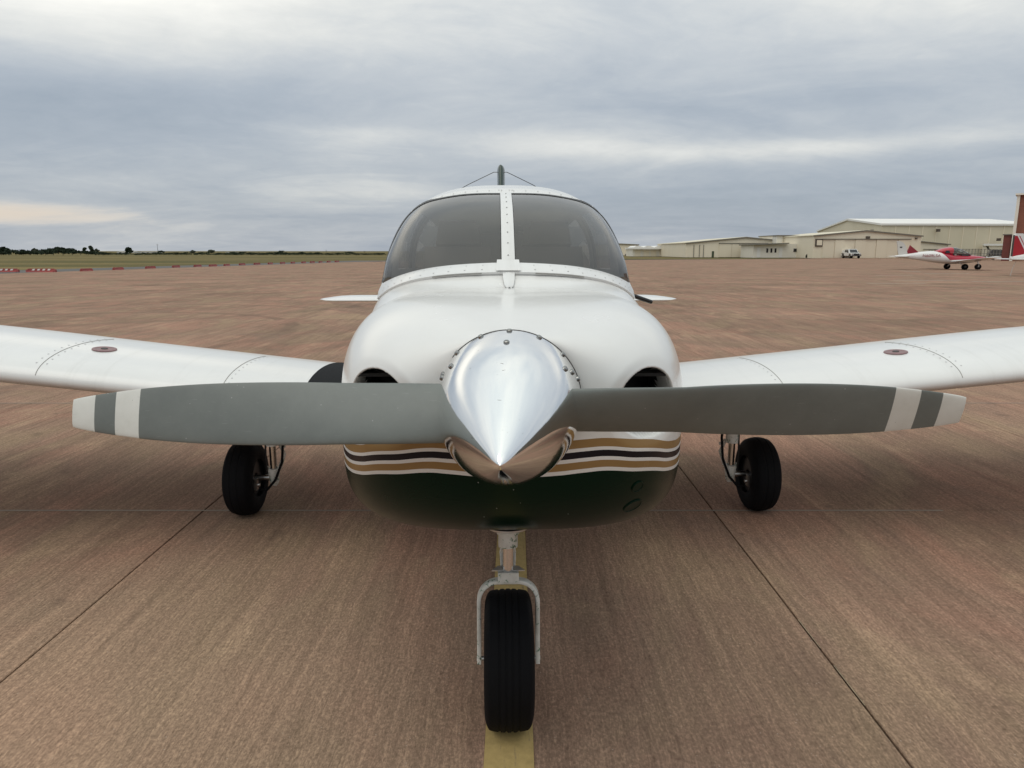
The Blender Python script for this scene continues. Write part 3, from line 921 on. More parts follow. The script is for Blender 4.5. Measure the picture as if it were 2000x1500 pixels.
MB().box(((q0.x + q1.x) / 2 - c0.x, -0.06, q0.z / 2), (q1.x - q0.x, 0.12, q0.z - 0.6)).build('hangar_door', tanw, t)
for px, py_ in ((1949, 468), (1831, 450)):
    q = at(px, py_, 186)
    MB().box((q.x - c0.x, -0.3, q.z), (0.8, 0.6, 0.7)).build('wall_lamp', winf, t)
gd = (rel(c1) - rel(c0)).normalized()
gd.z = 0
for f_ in (0.12, 0.24, 0.42, 0.58, 0.78):
    q = rel(c0, 0).lerp(rel(c1, 0), f_)
    MB().box((q.x - 0.08, q.y, 6.6), (0.16, 1.6, 0.9)).build('vent', winf, t)
# lean-to beside the front hangar
D = 168
t = empty('lean_to', (at(1798, 474, D).x, D, 0))
tag(t, 'low lean-to with sloping dark roof edge right of the front hangar', 'shed')
a, b = at(1798, 472.5, D), at(1852, 478.5, D)
MB().prism([(0, 0, 0), (0, 0, a.z), (b.x - a.x, 0, b.z), (b.x - a.x, 0, 0)], (0, 8, 0)).build('wall', tanw, t)
MB().prism([(-0.2, -0.4, a.z), (-0.2, -0.4, a.z + 0.22), (b.x - a.x + 0.4, -0.4, b.z + 0.22), (b.x - a.x + 0.4, -0.4, b.z)], (0, 8.8, 0)).build('roof', trimd, t)
block(t, a.x, D, 1803, 1838, 486.3, 0, trimd, 'door_header', 0.2, bottom=487.3)
block(t, a.x, D, 1804, 1837, 487.4, 0.05, doorm, 'door_panel', 0.1)
# mesh fence in front of the big hangar: posts, rails and wires
D = 160
t = empty('yard_fence', (at(1815, 485, D).x, D, 0))
tag(t, 'grey yard fence in front of the large hangar', 'fence')
a, b = at(1815, 486, D), at(1972, 486, D)
fm = pbr('fence_grey', (0.20, 0.19, 0.165), 0.7)
L_ = b.x - a.x
n_ = 26
for i in range(n_ + 1):
    MB().tube([(L_ * i / n_, 0, 0), (L_ * i / n_, 0, a.z)], 0.06, 6).build('post', fm, t)
for z in (0.3, a.z * 0.5, a.z - 0.06):
    MB().tube([(0, 0, z), (L_, 0, z)], 0.045, 6).build('rail', fm, t)
wm = MB()
for i in range(n_ * 5):
    wm.box((L_ * (i + 0.5) / (n_ * 5), 0.05, a.z * 0.5), (0.035, 0.02, a.z - 0.12))
tag(wm.build('mesh_wire', fm, t), kind='stuff')

# ------------------------------------------------------------------ red brick building at the right edge
def brick_mat():
    m_, n, o = mat('red_brick')
    tc = n.n('ShaderNodeTexCoord', 3)
    X, Y, Z = n.sep(tc)
    br = n.n('ShaderNodeTexBrick', Vector=n.comb(n.m('ADD', X, Y), Z, 0.0), Color1=(0.26, 0.085, 0.05), Color2=(0.20, 0.062, 0.04), Mortar=(0.24, 0.13, 0.09), Scale=1.0)
    nd = br.node
    nd.inputs['Brick Width'].default_value = 0.3
    nd.inputs['Row Height'].default_value = 0.1
    nd.inputs['Mortar Size'].default_value = 0.012
    c = n.mix(1.0, br, n.ramp(n.noise(tc, 0.5, 5.0), [(0.3, (0.8, 0.8, 0.8)), (0.7, (1.1, 1.1, 1.1))]), 'MULTIPLY')
    b = n.n('ShaderNodeBsdfPrincipled', Base_Color=c, Roughness=0.85)
    n.t.links.new(b, o.inputs[0])
    return m_
brick = brick_mat()
D = 112
t = empty('brick_building', (at(1975.5, 500, D).x, D, 0), R(-37))
tag(t, 'red brick building with pale corner trim at the right edge', 'building')
a = at(1991, 381, D)
z1 = a.z
MB().box((12.15, 9, z1 / 2), (24, 18, z1)).build('wall', brick, t)
MB().box((12.0, 8.9, z1 + 0.12), (24.9, 18.8, 0.25)).build('roof', paler, t)
MB().box((-0.02, -0.02, z1 / 2), (0.40, 0.4, z1 - 0.02)).build('corner_trim', paler, t)
b = at(1969, 459, D)
wx = 1.0
MB().box((-wx / 2 - 0.32, 3.4, b.z / 2), (wx, 6, b.z)).build('annex_wall', pbr('dark_red_wall', (0.17, 0.045, 0.035), 0.7, vary=0.2, vscale=1), t)
MB().box((-wx / 2 - 0.32, 3.4, b.z + 0.08), (wx + 0.3, 6.4, 0.16)).build('annex_roof', trimd, t)

PROP_A = -0.6

# ------------------------------------------------------------------ the aircraft
# local frame: origin on the ground midway between the main wheels, x to the viewer's right, y aft, z up
AC = empty('light_airplane', (-0.048, 4.08, 0.0), R(1.4))
tag(AC, 'white and dark green low-wing propeller airplane parked nose-on over the yellow line', 'airplane')

def sgnpow(v, p): return np.sign(v) * np.abs(v) ** p

# ---- cowling
CY0, CLN, CY1 = -2.475, 0.875, -1.60
def cowl_sec(y):
    t = min(max((y - CY0) / CLN, 0.0), 1.0)
    f = (1 - (1 - t) ** 2.60) ** (1 / 2.60)
    fb = (1 - (1 - t) ** 2.21) ** (1 / 2.21)
    hw = 0.156 + (0.5208 - 0.156) * f
    zt = 1.354 + (1.4127 - 1.354) * f ** 3.9
    zb = 1.045 + (0.694 - 1.045) * fb
    zc = 1.200 + (1.0476 - 1.200) * f
    nt = 2.0 + 2.01 * f ** 2.8
    nb = 2.0 + 2.79 * f ** 2.87
    return hw, zt, zb, zc, nt, nb, -0.017 * (1 - f)
th = np.linspace(0, 1, 190)
ys = CY0 + CLN * (1 - np.cos(th ** 1.15 * PI / 2))
NPH = 420
phi = np.linspace(0, 2 * PI, NPH, endpoint=False)
rows = []
for y in ys:
    hw, zt, zb, zc, nt, nb, cx = cowl_sec(float(y))
    c, s = np.cos(phi), np.sin(phi)
    up = s >= 0
    n_ = np.where(up, nt, nb)
    x = cx + hw * sgnpow(c, 2 / n_)
    z = zc + np.where(up, zt - zc, zc - zb) * sgnpow(s, 2 / n_)
    rows.append(np.stack([x, np.full(NPH, y), z], 1))
CV = np.concatenate(rows)
# air inlets: rolled lips leading into the engine bay
INL = ((-0.336, 1.178, 0.081, 0.079), (0.322, 1.176, 0.086, 0.081))
def sstep(v, a, b):
    t = np.clip((v - a) / (b - a), 0, 1)
    return t * t * (3 - 2 * t)
front = CV[:, 1] < CY0 + 0.40
for ix, iz, rx, rz in INL:
    e = np.sqrt(((CV[:, 0] - ix) / rx) ** 2 + ((CV[:, 2] - iz) / rz) ** 2)
    d = 0.010 * (1 - sstep(e, 0.95, 1.40)) + 0.25 * (1 - sstep(e, 0.80, 1.02))
    CV[:, 1] += np.where(front & (e < 1.6), d, 0)
NR = len(ys)
CF = [tuple(reversed(f)) for f in grid_faces(NR, NPH, True)]
deep = np.zeros(len(CV), bool)
for ix, iz, rx, rz in INL:
    e = np.sqrt(((CV[:, 0] - ix) / rx) ** 2 + ((CV[:, 2] - iz) / rz) ** 2)
    deep |= (e < 0.90)
deep &= CV[:, 1] < CY0 + 0.75
mi = [1 if (deep[a] and deep[b] and deep[c] and deep[d]) else 0 for a, b, c, d in CF]
cowling = obj('cowling', CV, CF, [M['air'], M['duct']], AC, True, mi=mi)
# cylinder fins and baffle seen in the inlets
for ix, iz, rx, rz in INL:
    bx = MB()
    bx.box((ix, CY0 + 0.21, iz + 0.052), (0.13, 0.06, 0.008))
    bx.build('cooling_baffle', M['baffle'], cowling)
# dark bulkhead behind the spinner
MB().lathe([(0.0, 0.0), (0.158, 0.0)], (-0.017, CY0 + 0.02, 1.200), (0, 1, 0), 48).build('front_bulkhead', M['duct'], AC)

# ---- windshield curves
BASE = [(0, -1.40, 1.492), (0.20, -1.365, 1.483), (0.335, -1.27, 1.4635), (0.453, -1.12, 1.431), (0.532, -0.98, 1.3985)]
TOPC = [(0, -0.80, 1.789), (0.165, -0.79, 1.786), (0.289, -0.76, 1.771), (0.373, -0.73, 1.750), (0.43, -0.71, 1.715), (0.471, -0.725, 1.664),
        (0.506, -0.765, 1.590), (0.525, -0.835, 1.515), (0.531, -0.92, 1.44), (0.532, -0.98, 1.3985)]
BAND = [(0, -1.47, 1.459), (0.21, -1.44, 1.451), (0.36, -1.345, 1.427), (0.475, -1.18, 1.385), (0.548, -1.02, 1.337)]
def curve(pts, n):
    """symmetric curve resampled to 2n+1 points from left to right"""
    P_ = [Vector(p) for p in pts]
    full = [Vector((-p.x, p.y, p.z)) for p in reversed(P_[1:])] + P_
    ln = [0.0]
    for a, b in zip(full, full[1:]):
        ln.append(ln[-1] + (b - a).length)
    tab = [(l, *p) for l, p in zip(ln, full)]
    return [Vector(interp(ln[-1] * i / (2 * n), tab)) for i in range(2 * n + 1)]
NW = 48
cB, cT, cN = curve(BASE, NW), curve(TOPC, NW), curve(BAND, NW)
NSV = 18
wsrows = []
for j in range(NSV + 1):
    s = j / NSV
    row = []
    for i in range(2 * NW + 1):
        t = (i - NW) / NW
        a, b = cB[i], cT[i]
        bul = 0.045 * 4 * s * (1 - s) * (1 - abs(t) ** 5)
        nrm = Vector((0.55 * t, -0.55, 0.75)).normalized()
        row.append(a.lerp(b, s) + nrm * bul)
    wsrows.append(row)
def ws_pane(i0, i1, name):
    V = [p for row in wsrows for p in row[i0:i1 + 1]]
    return obj(name, V, grid_faces(NSV + 1, i1 - i0 + 1), M['ws'], AC, True)
for row in wsrows:                                    # the glass runs up to the post
    for k, sx in ((NW - 1, -1), (NW + 1, 1)):
        c_ = row[NW]
        row[k] = c_ + (row[k] - c_) * (0.0215 / abs(row[k].x))
ws_pane(0, NW - 1, 'windshield_pane')
ws_pane(NW + 1, 2 * NW, 'windshield_pane')

def strip(pa, pb, name, m_, parent, off=0.004, th_=0.004, mid=0.0):
    """thin raised metal strip between two edge curves, with real edges"""
    n = len(pa)
    V, F = [], []
    nv = []
    for i in range(n):
        tg = (pa[min(i + 1, n - 1)] - pa[max(i - 1, 0)])
        nn = tg.cross(pb[i] - pa[i])
        nn.normalize()
        if nn.z < 0: nn = -nn
        nv.append(nn)
    for i in range(n):
        a, b, nn = pa[i], pb[i], nv[i]
        V += [a + nn * (off - th_), a + nn * off, (a + b) / 2 + nn * (off + mid), b + nn * off, b + nn * (off - th_)]
    F = grid_faces(n, 5)
    return obj(name, V, F, m_, parent, True, sharp=35)

# glass frame along the base
frame = strip(cB, cN, 'windshield_frame', M['white'], AC, 0.006, 0.010, 0.004)
# upper bow over the glass edge
cT2 = [p + (Vector((0, 0.045, 0.012)) if abs(p.x) < 0.44 else Vector((0.012 * (1 if p.x > 0 else -1), 0.045, 0.0))) for p in cT]
# centre post
pa = [wsrows[j][NW - 1] + Vector((-0.003, 0, 0)) for j in range(NSV + 1)]
pb = [wsrows[j][NW + 1] + Vector((0.003, 0, 0)) for j in range(NSV + 1)]
post = strip(pa, pb, 'centre_post', M['white'], AC, 0.007, 0.012, 0.002)
seal = strip([p + Vector((-0.0025, 0, 0)) for p in pa], [p + Vector((0.0025, 0, 0)) for p in pb], 'post_seal', M['black'], post, 0.003, 0.006, 0.0)
# pointed strap from the post on to the deck, and the gusset over the frame
MB().prism([(-0.046, -1.472, 1.470), (0.044, -1.472, 1.470), (0.040, -1.392, 1.506), (-0.042, -1.392, 1.506)], (0, 0.0015, 0.0025)).build('gusset_plate', M['white'], AC)

def rivets(pts, r, m_, name, parent, kind='stuff', h=0.45):
    mb = MB()
    for p, nn in pts:
        nn = Vector(nn).normalized()
        mb.lathe([(r, -0.0005), (r * 0.92, r * h * 0.6), (r * 0.5, r * h), (0.0, r * h * 1.05)], p, nn, 8)
    o = mb.build(name, m_, parent, True)
    tag(o, kind=kind)
    return o
rv = []
for j in range(1, NSV, 2):
    p = (wsrows[j][NW - 1] + wsrows[j][NW + 1]) / 2
    rv.append((p + Vector((0, -0.005, 0.009)), (0, -0.5, 0.86)))
rivets(rv, 0.0030, M['screw'], 'post_screws', post)
rv = []
for k in range(2, 2 * NW - 1, 4):
    for q in (0.3, 0.75):
        if abs(k - NW) < 4: continue
        p = cB[k].lerp(cN[k], q)
        nn = (cB[k + 1] - cB[k - 1]).cross(cN[k] - cB[k])
        if nn.z < 0: nn = -nn
        rv.append((p + nn.normalized() * 0.0085, nn))
rivets(rv, 0.0034, M['rivet'], 'frame_screws', frame)

# ---- deck between cowling and windshield
def cowl_arc(n):
    hw, zt, zb, zc, nt, nb, cx = cowl_sec(CY1)
    P_ = []
    for i in range(721):
        a = PI - PI * i / 720
        c, s = math.cos(a), math.sin(a)
        P_.append(Vector((hw * math.copysign(abs(c) ** (2 / nt), c) * 0.994, CY1 - 0.004, zc + (zt - 0.008 - zc) * abs(s) ** (2 / nt))))
    P_ = [q for q in P_ if abs(q.x) <= 0.498 and q.z > 1.2]
    ln = [0.0]
    for a, b in zip(P_, P_[1:]): ln.append(ln[-1] + (b - a).length)
    out_ = []
    k = 0
    for i in range(2 * n + 1):
        t = ln[-1] * i / (2 * n)
        while k < len(ln) - 2 and ln[k + 1] < t: k += 1
        out_.append(P_[k].lerp(P_[k + 1], (t - ln[k]) / max(ln[k + 1] - ln[k], 1e-9)))
    return out_
arc = cowl_arc(NW)
ARC_END = arc[-1].copy()
V, nd_ = [], 8
for j in range(nd_ + 1):
    s = j / nd_
    for i in range(2 * NW + 1):
        e_ = abs(i - NW) / NW
        p = arc[i].lerp(cN[i] + Vector((0, 0.01, -0.002)), s)
        p.z += (-0.010 * (1 - e_) + 0.012 * e_) * math.sin(PI * s)
        V.append(p)
obj('nose_deck', V, grid_faces(nd_ + 1, 2 * NW + 1), M['air'], AC, True)
# tapered strap lying on the deck below the centre post
dk = lambda x, y: 1.462 + (y + 1.47) * (1.462 - 1.408) / 0.13 + 0.002
V = []
for yy, hw_ in ((-1.470, 0.022), (-1.50, 0.021), (-1.55, 0.016), (-1.585, 0.009), (-1.600, 0.004)):
    s = (yy + 1.47) / (-0.134)
    z = 1.459 + (1.410 - 1.459) * s - 0.012 * math.sin(PI * min(max(s, 0), 1)) + 0.004
    V += [(-hw_, yy, z - 0.004), (-hw_, yy, z), (0, yy, z + 0.003), (hw_, yy, z), (hw_, yy, z - 0.004)]
obj('deck_strap', V, grid_faces(5, 5), M['white'], AC, True, sharp=35)
sl_ = MB()
for sx in (-1, 1):
    sl_.tube([cN[NW + sx * k] + Vector((0, -0.006, 0.002)) for k in range(6, 20, 2)], 0.0022, 5)
tag(sl_.build('sealant_crack', M['seam'], frame), kind='stuff')

# ---- cabin roof and tail cone (upper arcs) and lower fuselage
def up_arc(y, hw, zs, zt, n, cnt):
    return [Vector((hw * math.copysign(abs(math.cos(PI - PI * i / cnt)) ** (2 / n), math.cos(PI - PI * i / cnt)), y,
                    zs + (zt - zs) * abs(math.sin(PI * i / cnt)) ** (2 / n))) for i in range(cnt + 1)]
CAB = [  # y, half width at sill, sill z, top z, exponent
    (-0.62, 0.545, 1.395, 1.832, 2.75), (-0.35, 0.556, 1.39, 1.868, 2.75), (0.0, 0.560, 1.385, 1.880, 2.75), (0.4, 0.552, 1.378, 1.868, 2.7), (0.8, 0.52, 1.36, 1.80, 2.6),
    (1.2, 0.46, 1.34, 1.70, 2.45), (1.8, 0.36, 1.30, 1.56, 2.25), (2.6, 0.24, 1.25, 1.44, 2.1), (3.4, 0.13, 1.20, 1.36, 2.0), (3.95, 0.05, 1.16, 1.26, 2.0)]
def resample(P_, cnt):
    ln = [0.0]
    for a, b in zip(P_, P_[1:]): ln.append(ln[-1] + (b - a).length)
    out_, k = [], 0
    for i in range(cnt + 1):
        t = ln[-1] * i / cnt
        while k < len(ln) - 2 and ln[k + 1] < t: k += 1
        out_.append(P_[k].lerp(P_[k + 1], (t - ln[k]) / max(ln[k + 1] - ln[k], 1e-9)))
    return out_
CN_ = 2 * NW
arows = [[p.copy() for p in cT]]
yk = list(np.linspace(-0.62, 1.2, 26)) + list(np.linspace(1.3, 3.95, 20))
for y in yk:
    hw, zs, zt, ex_ = interp(y, CAB)
    arows.append(resample(up_arc(y, hw, zs, zt, ex_, 200), CN_))
# blend the bow: the first row follows the glass edge, so push an intermediate row
mid_row = [a.lerp(b, 0.35) + Vector((0, 0, 0.010 * (1 - abs(i - NW) / NW))) for i, (a, b) in enumerate(zip(arows[0], arows[1]))]
arows.insert(1, mid_row)
def is_window(r, i):
    y = arows[r][NW].y
    f = abs(i + 0.5 - NW) / NW             # 0 on top .. 1 at the sill
    if not 0.56 < f < 0.93: return 0
    if -0.50 < y < 0.16: return 1
    if 0.30 < y < 1.0: return 2
    return 0
RV = [p for row in arows for p in row]
RF, WF = [], {}
nc = CN_ + 1
for r in range(len(arows) - 1):
    for i in range(CN_):
        f = (r * nc + i, r * nc + i + 1, (r + 1) * nc + i + 1, (r + 1) * nc + i)
        k = is_window(r, i)
        if k: WF.setdefault((k, i < NW), []).append(f)
        else: RF.append(f)
def sub_mesh(name, V, F, m_, parent):
    used = sorted({i for f in F for i in f})
    mp = {a: b for b, a in enumerate(used)}
    return obj(name, [V[i] for i in used], [tuple(mp[i] for i in f) for f in F], m_, parent, True)
roof = sub_mesh('cabin_roof', RV, RF, M['air'], AC)
for key, F in WF.items():
    sub_mesh('side_window', RV, F, M['pane'], AC)
# headliner just inside the roof skin
hv = []
for row in arows[1:24]:
    for i in range(0, CN_ + 1):
        p = row[i]
        c = Vector((0, p.y, 1.5))
        hv.append(p + (c - p).normalized() * 0.02)
hf = []
for r in range(22):
    for i in range(CN_):
        if not is_window(r + 1, i):
            hf.append((r * nc + i, r * nc + i + 1, (r + 1) * nc + i + 1, (r + 1) * nc + i))
sub_mesh('headliner', hv, hf, M['liner'], AC)
rv = []
for i in range(8, CN_ - 7, 3):
    p = arows[0][i].lerp(arows[1][i], 0.75)
    rv.append((p + Vector((0, -0.002, 0.002)), (p.x * 1.2, -0.5, 0.8)))
for sx in (-0.03, -0.018, 0.018, 0.03):
    p = arows[0][NW].lerp(arows[1][NW], 0.9)
    rv.append((p + Vector((sx, 0, 0.001)), (0, -0.4, 0.9)))
rivets(rv, 0.0032, M['rivet'], 'roof_rivets', roof)
strip(cT, cT2, 'glass_edge_seal', M['black'], roof, 0.0022, 0.004, 0.0)

# lower fuselage: U sections hung from the sill
LOW = [  # y, half width at widest, z widest, z belly, exponent
    (-1.60, 0.518, 1.048, 0.697, 4.7), (-1.3, 0.532, 1.06, 0.68, 4.3), (-1.0, 0.550, 1.08, 0.66, 3.8), (-0.4, 0.565, 1.08, 0.635, 3.6), (0.6, 0.55, 1.08, 0.65, 3.4), (1.2, 0.45, 1.10, 0.72, 3.0),
    (2.0, 0.33, 1.10, 0.82, 2.5), (3.0, 0.19, 1.12, 0.95, 2.2), (3.95, 0.05, 1.14, 1.05, 2.0)]
hwc, ztc, zbc, zcc, ntc, nbc, cxc = cowl_sec(CY1)
lrows = []
for y in list(np.linspace(CY1 - 0.003, -0.98, 9)) + list(np.linspace(-0.9, 3.95, 40)):
    hw, zw, zb_, ex_ = interp(y, LOW)
    if y <= -0.979:
        s = (y - CY1) / (-0.98 - CY1)
        s = min(max(s, 0), 1)
        tx, tz = ARC_END.x + (0.549 - ARC_END.x) * s, ARC_END.z + (1.337 - ARC_END.z) * s + 0.012 * math.sin(PI * s)
    else:
        q = interp(y, [(-0.98, 0.549, 1.337), (-0.80, 0.546, 1.395), (-0.62, 0.545, 1.395)] + [(c[0], c[1], c[2]) for c in CAB[1:]])
        tx, tz = q
    pts = []
    for i in range(61):
        a = PI * i / 60
        c, s2 = math.cos(a), math.sin(a)
        x = hw * math.copysign(abs(c) ** (2 / ex_), c)
        z = zw - (zw - zb_) * abs(s2) ** (2 / ex_)
        pts.append((x, z))
    top_ = []
    for k in range(10):
        a = PI / 2 * k / 10
        top_.append((tx + (max(hw, tx) - tx) * math.sin(a) ** 0.8, zw + (tz - zw) * math.cos(a)))
    row = [Vector((x, y, z)) for x, z in top_] + [Vector((x, y, z)) for x, z in pts] + [Vector((-x, y, z)) for x, z in reversed(top_)]
    lrows.append(row)
obj('fuselage', [p for r in lrows for p in r], [tuple(reversed(f)) for f in grid_faces(len(lrows), len(lrows[0]))], M['air'], AC, True)
# side cheek panels between deck corner and sill, hidden by the frame ends
for sx in (-1, 1):
    MB().prism([(sx * 0.549, -1.03, 1.33), (sx * 0.551, -0.80, 1.33), (sx * 0.548, -0.80, 1.40), (sx * 0.537, -0.975, 1.405)], (-sx * 0.006, 0, 0)).build('corner_panel', M['white'], AC)

# ---- cabin interior
ip = MB()
ip.prism([(-0.50, -1.10, 1.18), (-0.50, -1.10, 1.395), (-0.46, -1.14, 1.425), (-0.25, -1.16, 1.462), (0.25, -1.16, 1.462), (0.46, -1.14, 1.425), (0.50, -1.10, 1.395), (0.50, -1.10, 1.18)], (0, 0.10, 0))
ip.build('instrument_panel', M['panel'], AC)
V = []
for j in range(9):
    s = j / 8
    for i in range(2 * NW + 1):
        p = wsrows[0][i].copy()
        k = Vector((p.x * 0.97, -1.08, 1.40 + 0.065 * (1 - (abs(i - NW) / NW) ** 2.2)))
        q = p.lerp(k, s)
        q.z -= 0.012
        V.append(q)
obj('glareshield', V, grid_faces(9, 2 * NW + 1), M['panel'], AC, True)
for sx in (-1, 1):
    for yy in (-0.15, 0.72):
        st = MB()
        rt = Matrix.Rotation(R(-14), 3, 'X')
        st.box((sx * 0.255, yy - 0.24, 1.02), (0.43, 0.46, 0.16))
        sb = st.build('seat', M['seat'], AC)
        bk = MB().box((sx * 0.255, yy + 0.06, 1.30), (0.42, 0.11, 0.52), rt, 0.86)
        bk.build('seat_back', M['seat'], sb)
        MB().box((sx * 0.255, yy + 0.13, 1.63), (0.24, 0.08, 0.13), rt, 0.85).build('head_rest', M['seat'], sb)
MB().box((0, -0.1, 0.80), (1.0, 2.2, 0.04)).build('cabin_floor', M['trim'], AC)
MB().prism([(-0.48, 1.08, 0.82), (0.48, 1.08, 0.82), (0.48, 1.08, 1.35), (0.3, 1.08, 1.66), (-0.3, 1.08, 1.66), (-0.48, 1.08, 1.35)], (0, 0.03, 0)).build('rear_bulkhead', M['trim'], AC)
for sx in (-1, 1):
    yk_ = MB().tube([(sx * 0.255 - 0.11, -1.0, 1.36), (sx * 0.255 - 0.12, -0.98, 1.28), (sx * 0.255 - 0.06, -0.97, 1.24), (sx * 0.255 + 0.06, -0.97, 1.24), (sx * 0.255 + 0.12, -0.98, 1.28), (sx * 0.255 + 0.11, -1.0, 1.36)], 0.014, 8)
    yk_.tube([(sx * 0.255, -0.97, 1.24), (sx * 0.255, -1.06, 1.25)], 0.015, 8)
    yk_.build('control_yoke', M['black'], AC, True)

# ---- spinner
SPB = Vector((-0.019, -2.500, 1.199))
spin_rot = (R(1.9), 0, R(-3.3))
prof = [(0.150, 0.020), (0.1652, 0.020), (0.1640, 0.0), (0.1612, -0.03), (0.1562, -0.07), (0.1482, -0.115), (0.1368, -0.16), (0.1215, -0.205), (0.1030, -0.25),
        (0.0815, -0.295), (0.0585, -0.34), (0.0365, -0.380), (0.0205, -0.408), (0.0095, -0.425), (0.003, -0.4315), (0.0002, -0.4325)]
tabp = [(-d, r) for r, d in prof[1:]]
tabp.sort()
fine_prof = [(0.150, 0.0205)]
for k in range(90):
    d = -0.020 + (0.4325 + 0.020) * k / 89
    fine_prof.append((max(interp(d, tabp)[0], 0.0002), -d))
sp = MB().lathe(fine_prof, (0, 0, 0), (0, 1, 0), 128).build('spinner', M['chrome'], AC, True)
sp.location = SPB
sp.rotation_euler = spin_rot
def spin_pt(d, ang):
    r = interp(d, tabp)[0]
    r2 = interp(d + 0.004, tabp)[0]
    sl2 = (r - r2) / 0.004
    c, s = math.cos(ang), math.sin(ang)
    return Vector((c * r, -d, s * r)), Vector((c, -sl2, s)).normalized()
scr = [(-0.008, R(a)) for a in (90, 66, 43, 113, 136, 157, 20, -34, -57, 203, 214, 237)]
scr += [(0.085, R(91)), (0.075, R(38)), (0.035, R(30)), (0.060, R(142)), (0.012, R(158)), (0.004, R(-5)), (0.004, R(184))]
smesh = None
for d, a in scr:
    p, nn = spin_pt(d, a)
    if smesh is None:
        mb = MB().lathe([(0.0068, -0.001), (0.0066, 0.0026), (0.0046, 0.0046), (0.0020, 0.0050), (0.0015, 0.0032), (0.0, 0.0032)], (0, 0, 0), (0, 0, 1), 12)
        s_ = mb.build('screw', M['screw'], sp, True)
        smesh = s_
    else:
        s_ = smesh.copy()
        COL.objects.link(s_)
        s_.parent = sp
    s_.location = p
    s_.rotation_mode = 'QUATERNION'
    s_.rotation_quaternion = nn.to_track_quat('Z', 'Y')
MB().lathe([(0.150, 0.0), (0.1662, 0.0), (0.1666, 0.002), (0.164, 0.003)], (0, 0.0235, 0), (0, -1, 0), 96).build('backplate_rim', M['dkmetal'], sp, True)

# ---- propeller blades
BR = 0.966
CH = [(0.05, 0.128), (0.14, 0.136), (0.3, 0.141), (0.5, 0.141), (0.65, 0.134), (0.78, 0.117), (0.88, 0.093), (0.93, 0.077), (0.958, 0.066), (0.966, 0.061)]
TH = [(0.05, 0.050), (0.15, 0.034), (0.3, 0.022), (0.6, 0.013), (0.966, 0.007)]
bl = []
nsec = 44
rr = [0.05 + (BR - 0.05) * (1 - (1 - k / 69) ** 1.35) for k in range(70)]
for r in rr:
    ch, = interp(r, CH)
    tk, = interp(r, TH)
    be = min(math.atan(1.50 / (2 * PI * r)), R(33))
    ld = Vector((0, -math.sin(be), math.cos(be)))       # towards leading edge: up and forward
    nf = Vector((0, -math.cos(be), -math.sin(be)))      # front (cambered) side
    row = []
    for k in range(nsec):
        q = 2 * PI * k / nsec
        u = 0.5 + 0.5 * math.cos(q)                     # 1 = leading edge
        prof_u = 2.2 * math.sqrt(max(1 - u, 0)) * (u ** 0.75)
        t_up = tk * (prof_u if math.sin(q) >= 0 else -0.18 * prof_u)
        t_up += 0.0008 if math.sin(q) >= 0 else -0.0008
        row.append(Vector((r, 0, 0)) + ld * (ch * (u - 0.48)) + nf * t_up * 0.62)
    bl.append(row)
BV = [p for r in bl for p in r]
BF = [tuple(reversed(f)) for f in grid_faces(len(bl), nsec, True)]
BV.append(sum((p for p in bl[-1]), Vector()) / nsec + Vector((0.002, 0, 0)))
bb = (len(bl) - 1) * nsec
BF += [(bb + k, len(BV) - 1, bb + (k + 1) % nsec) for k in range(nsec)]
bl0 = obj('propeller_blade', BV, BF, M['blade'], AC, True, sharp=60)
hubm = Matrix.Translation(SPB) @ Matrix.Rotation(R(-3.3), 4, 'Z') @ Matrix.Rotation(R(1.9), 4, 'X') @ Matrix.Translation((0, -0.074, 0))
bl0.matrix_local = hubm @ Matrix.Rotation(R(PROP_A), 4, 'Y')
bl1 = bl0.copy()
COL.objects.link(bl1)
bl1.parent = AC
bl1.matrix_local = hubm @ Matrix.Rotation(R(PROP_A + 180), 4, 'Y')
# ---- wings
def airfoil(n=30):
    P_ = []
    for k in range(n + 1):                       # upper surface, LE -> TE
        u = (k / n) ** 1.7
        t = 0.15 * 5 * (0.2969 * math.sqrt(u) - 0.1260 * u - 0.3516 * u * u + 0.2843 * u ** 3 - 0.1015 * u ** 4)
        P_.append((u, t + 0.018 * math.sin(PI * u)))
    for k in range(n, 0, -1):
        u = (k / n) ** 1.7
        t = 0.15 * 5 * (0.2969 * math.sqrt(u) - 0.1260 * u - 0.3516 * u * u + 0.2843 * u ** 3 - 0.1015 * u ** 4)
        P_.append((u, -t * 0.72 + 0.018 * math.sin(PI * u)))
    return P_
AF = airfoil()
WST = [  # |x|, y leading edge, chord, z leading edge, z trailing edge
    (0.42, -0.86, 1.86, 0.715, 0.628), (0.62, -0.80, 1.80, 0.736, 0.652), (0.85, -0.68, 1.67, 0.760, 0.680), (1.15, -0.62, 1.60, 0.792, 0.716), (2.0, -0.62, 1.60, 0.889, 0.818), (3.2, -0.62, 1.60, 1.026, 0.962),
    (4.2, -0.52, 1.34, 1.140, 1.084), (5.2, -0.42, 1.06, 1.255, 1.208), (5.36, -0.36, 0.90, 1.276, 1.236), (5.42, -0.22, 0.6, 1.286, 1.26)]
def wing_pt(x, u, upper=True):
    yl, ch, zl, zt = interp(x, WST)
    t = 0.15 * 5 * (0.2969 * math.sqrt(u) - 0.1260 * u - 0.3516 * u * u + 0.2843 * u ** 3 - 0.1015 * u ** 4)
    h = (t if upper else -t * 0.72) + 0.018 * math.sin(PI * u)
    return Vector((x, yl + ch * u, zl + (zt - zl) * u + h * ch))
xs = sorted(set([round(v, 3) for v in list(np.linspace(0.42, 1.2, 14)) + list(np.linspace(1.3, 5.2, 22)) + [5.28, 5.33, 5.37, 5.40, 5.42]]))
WV = []
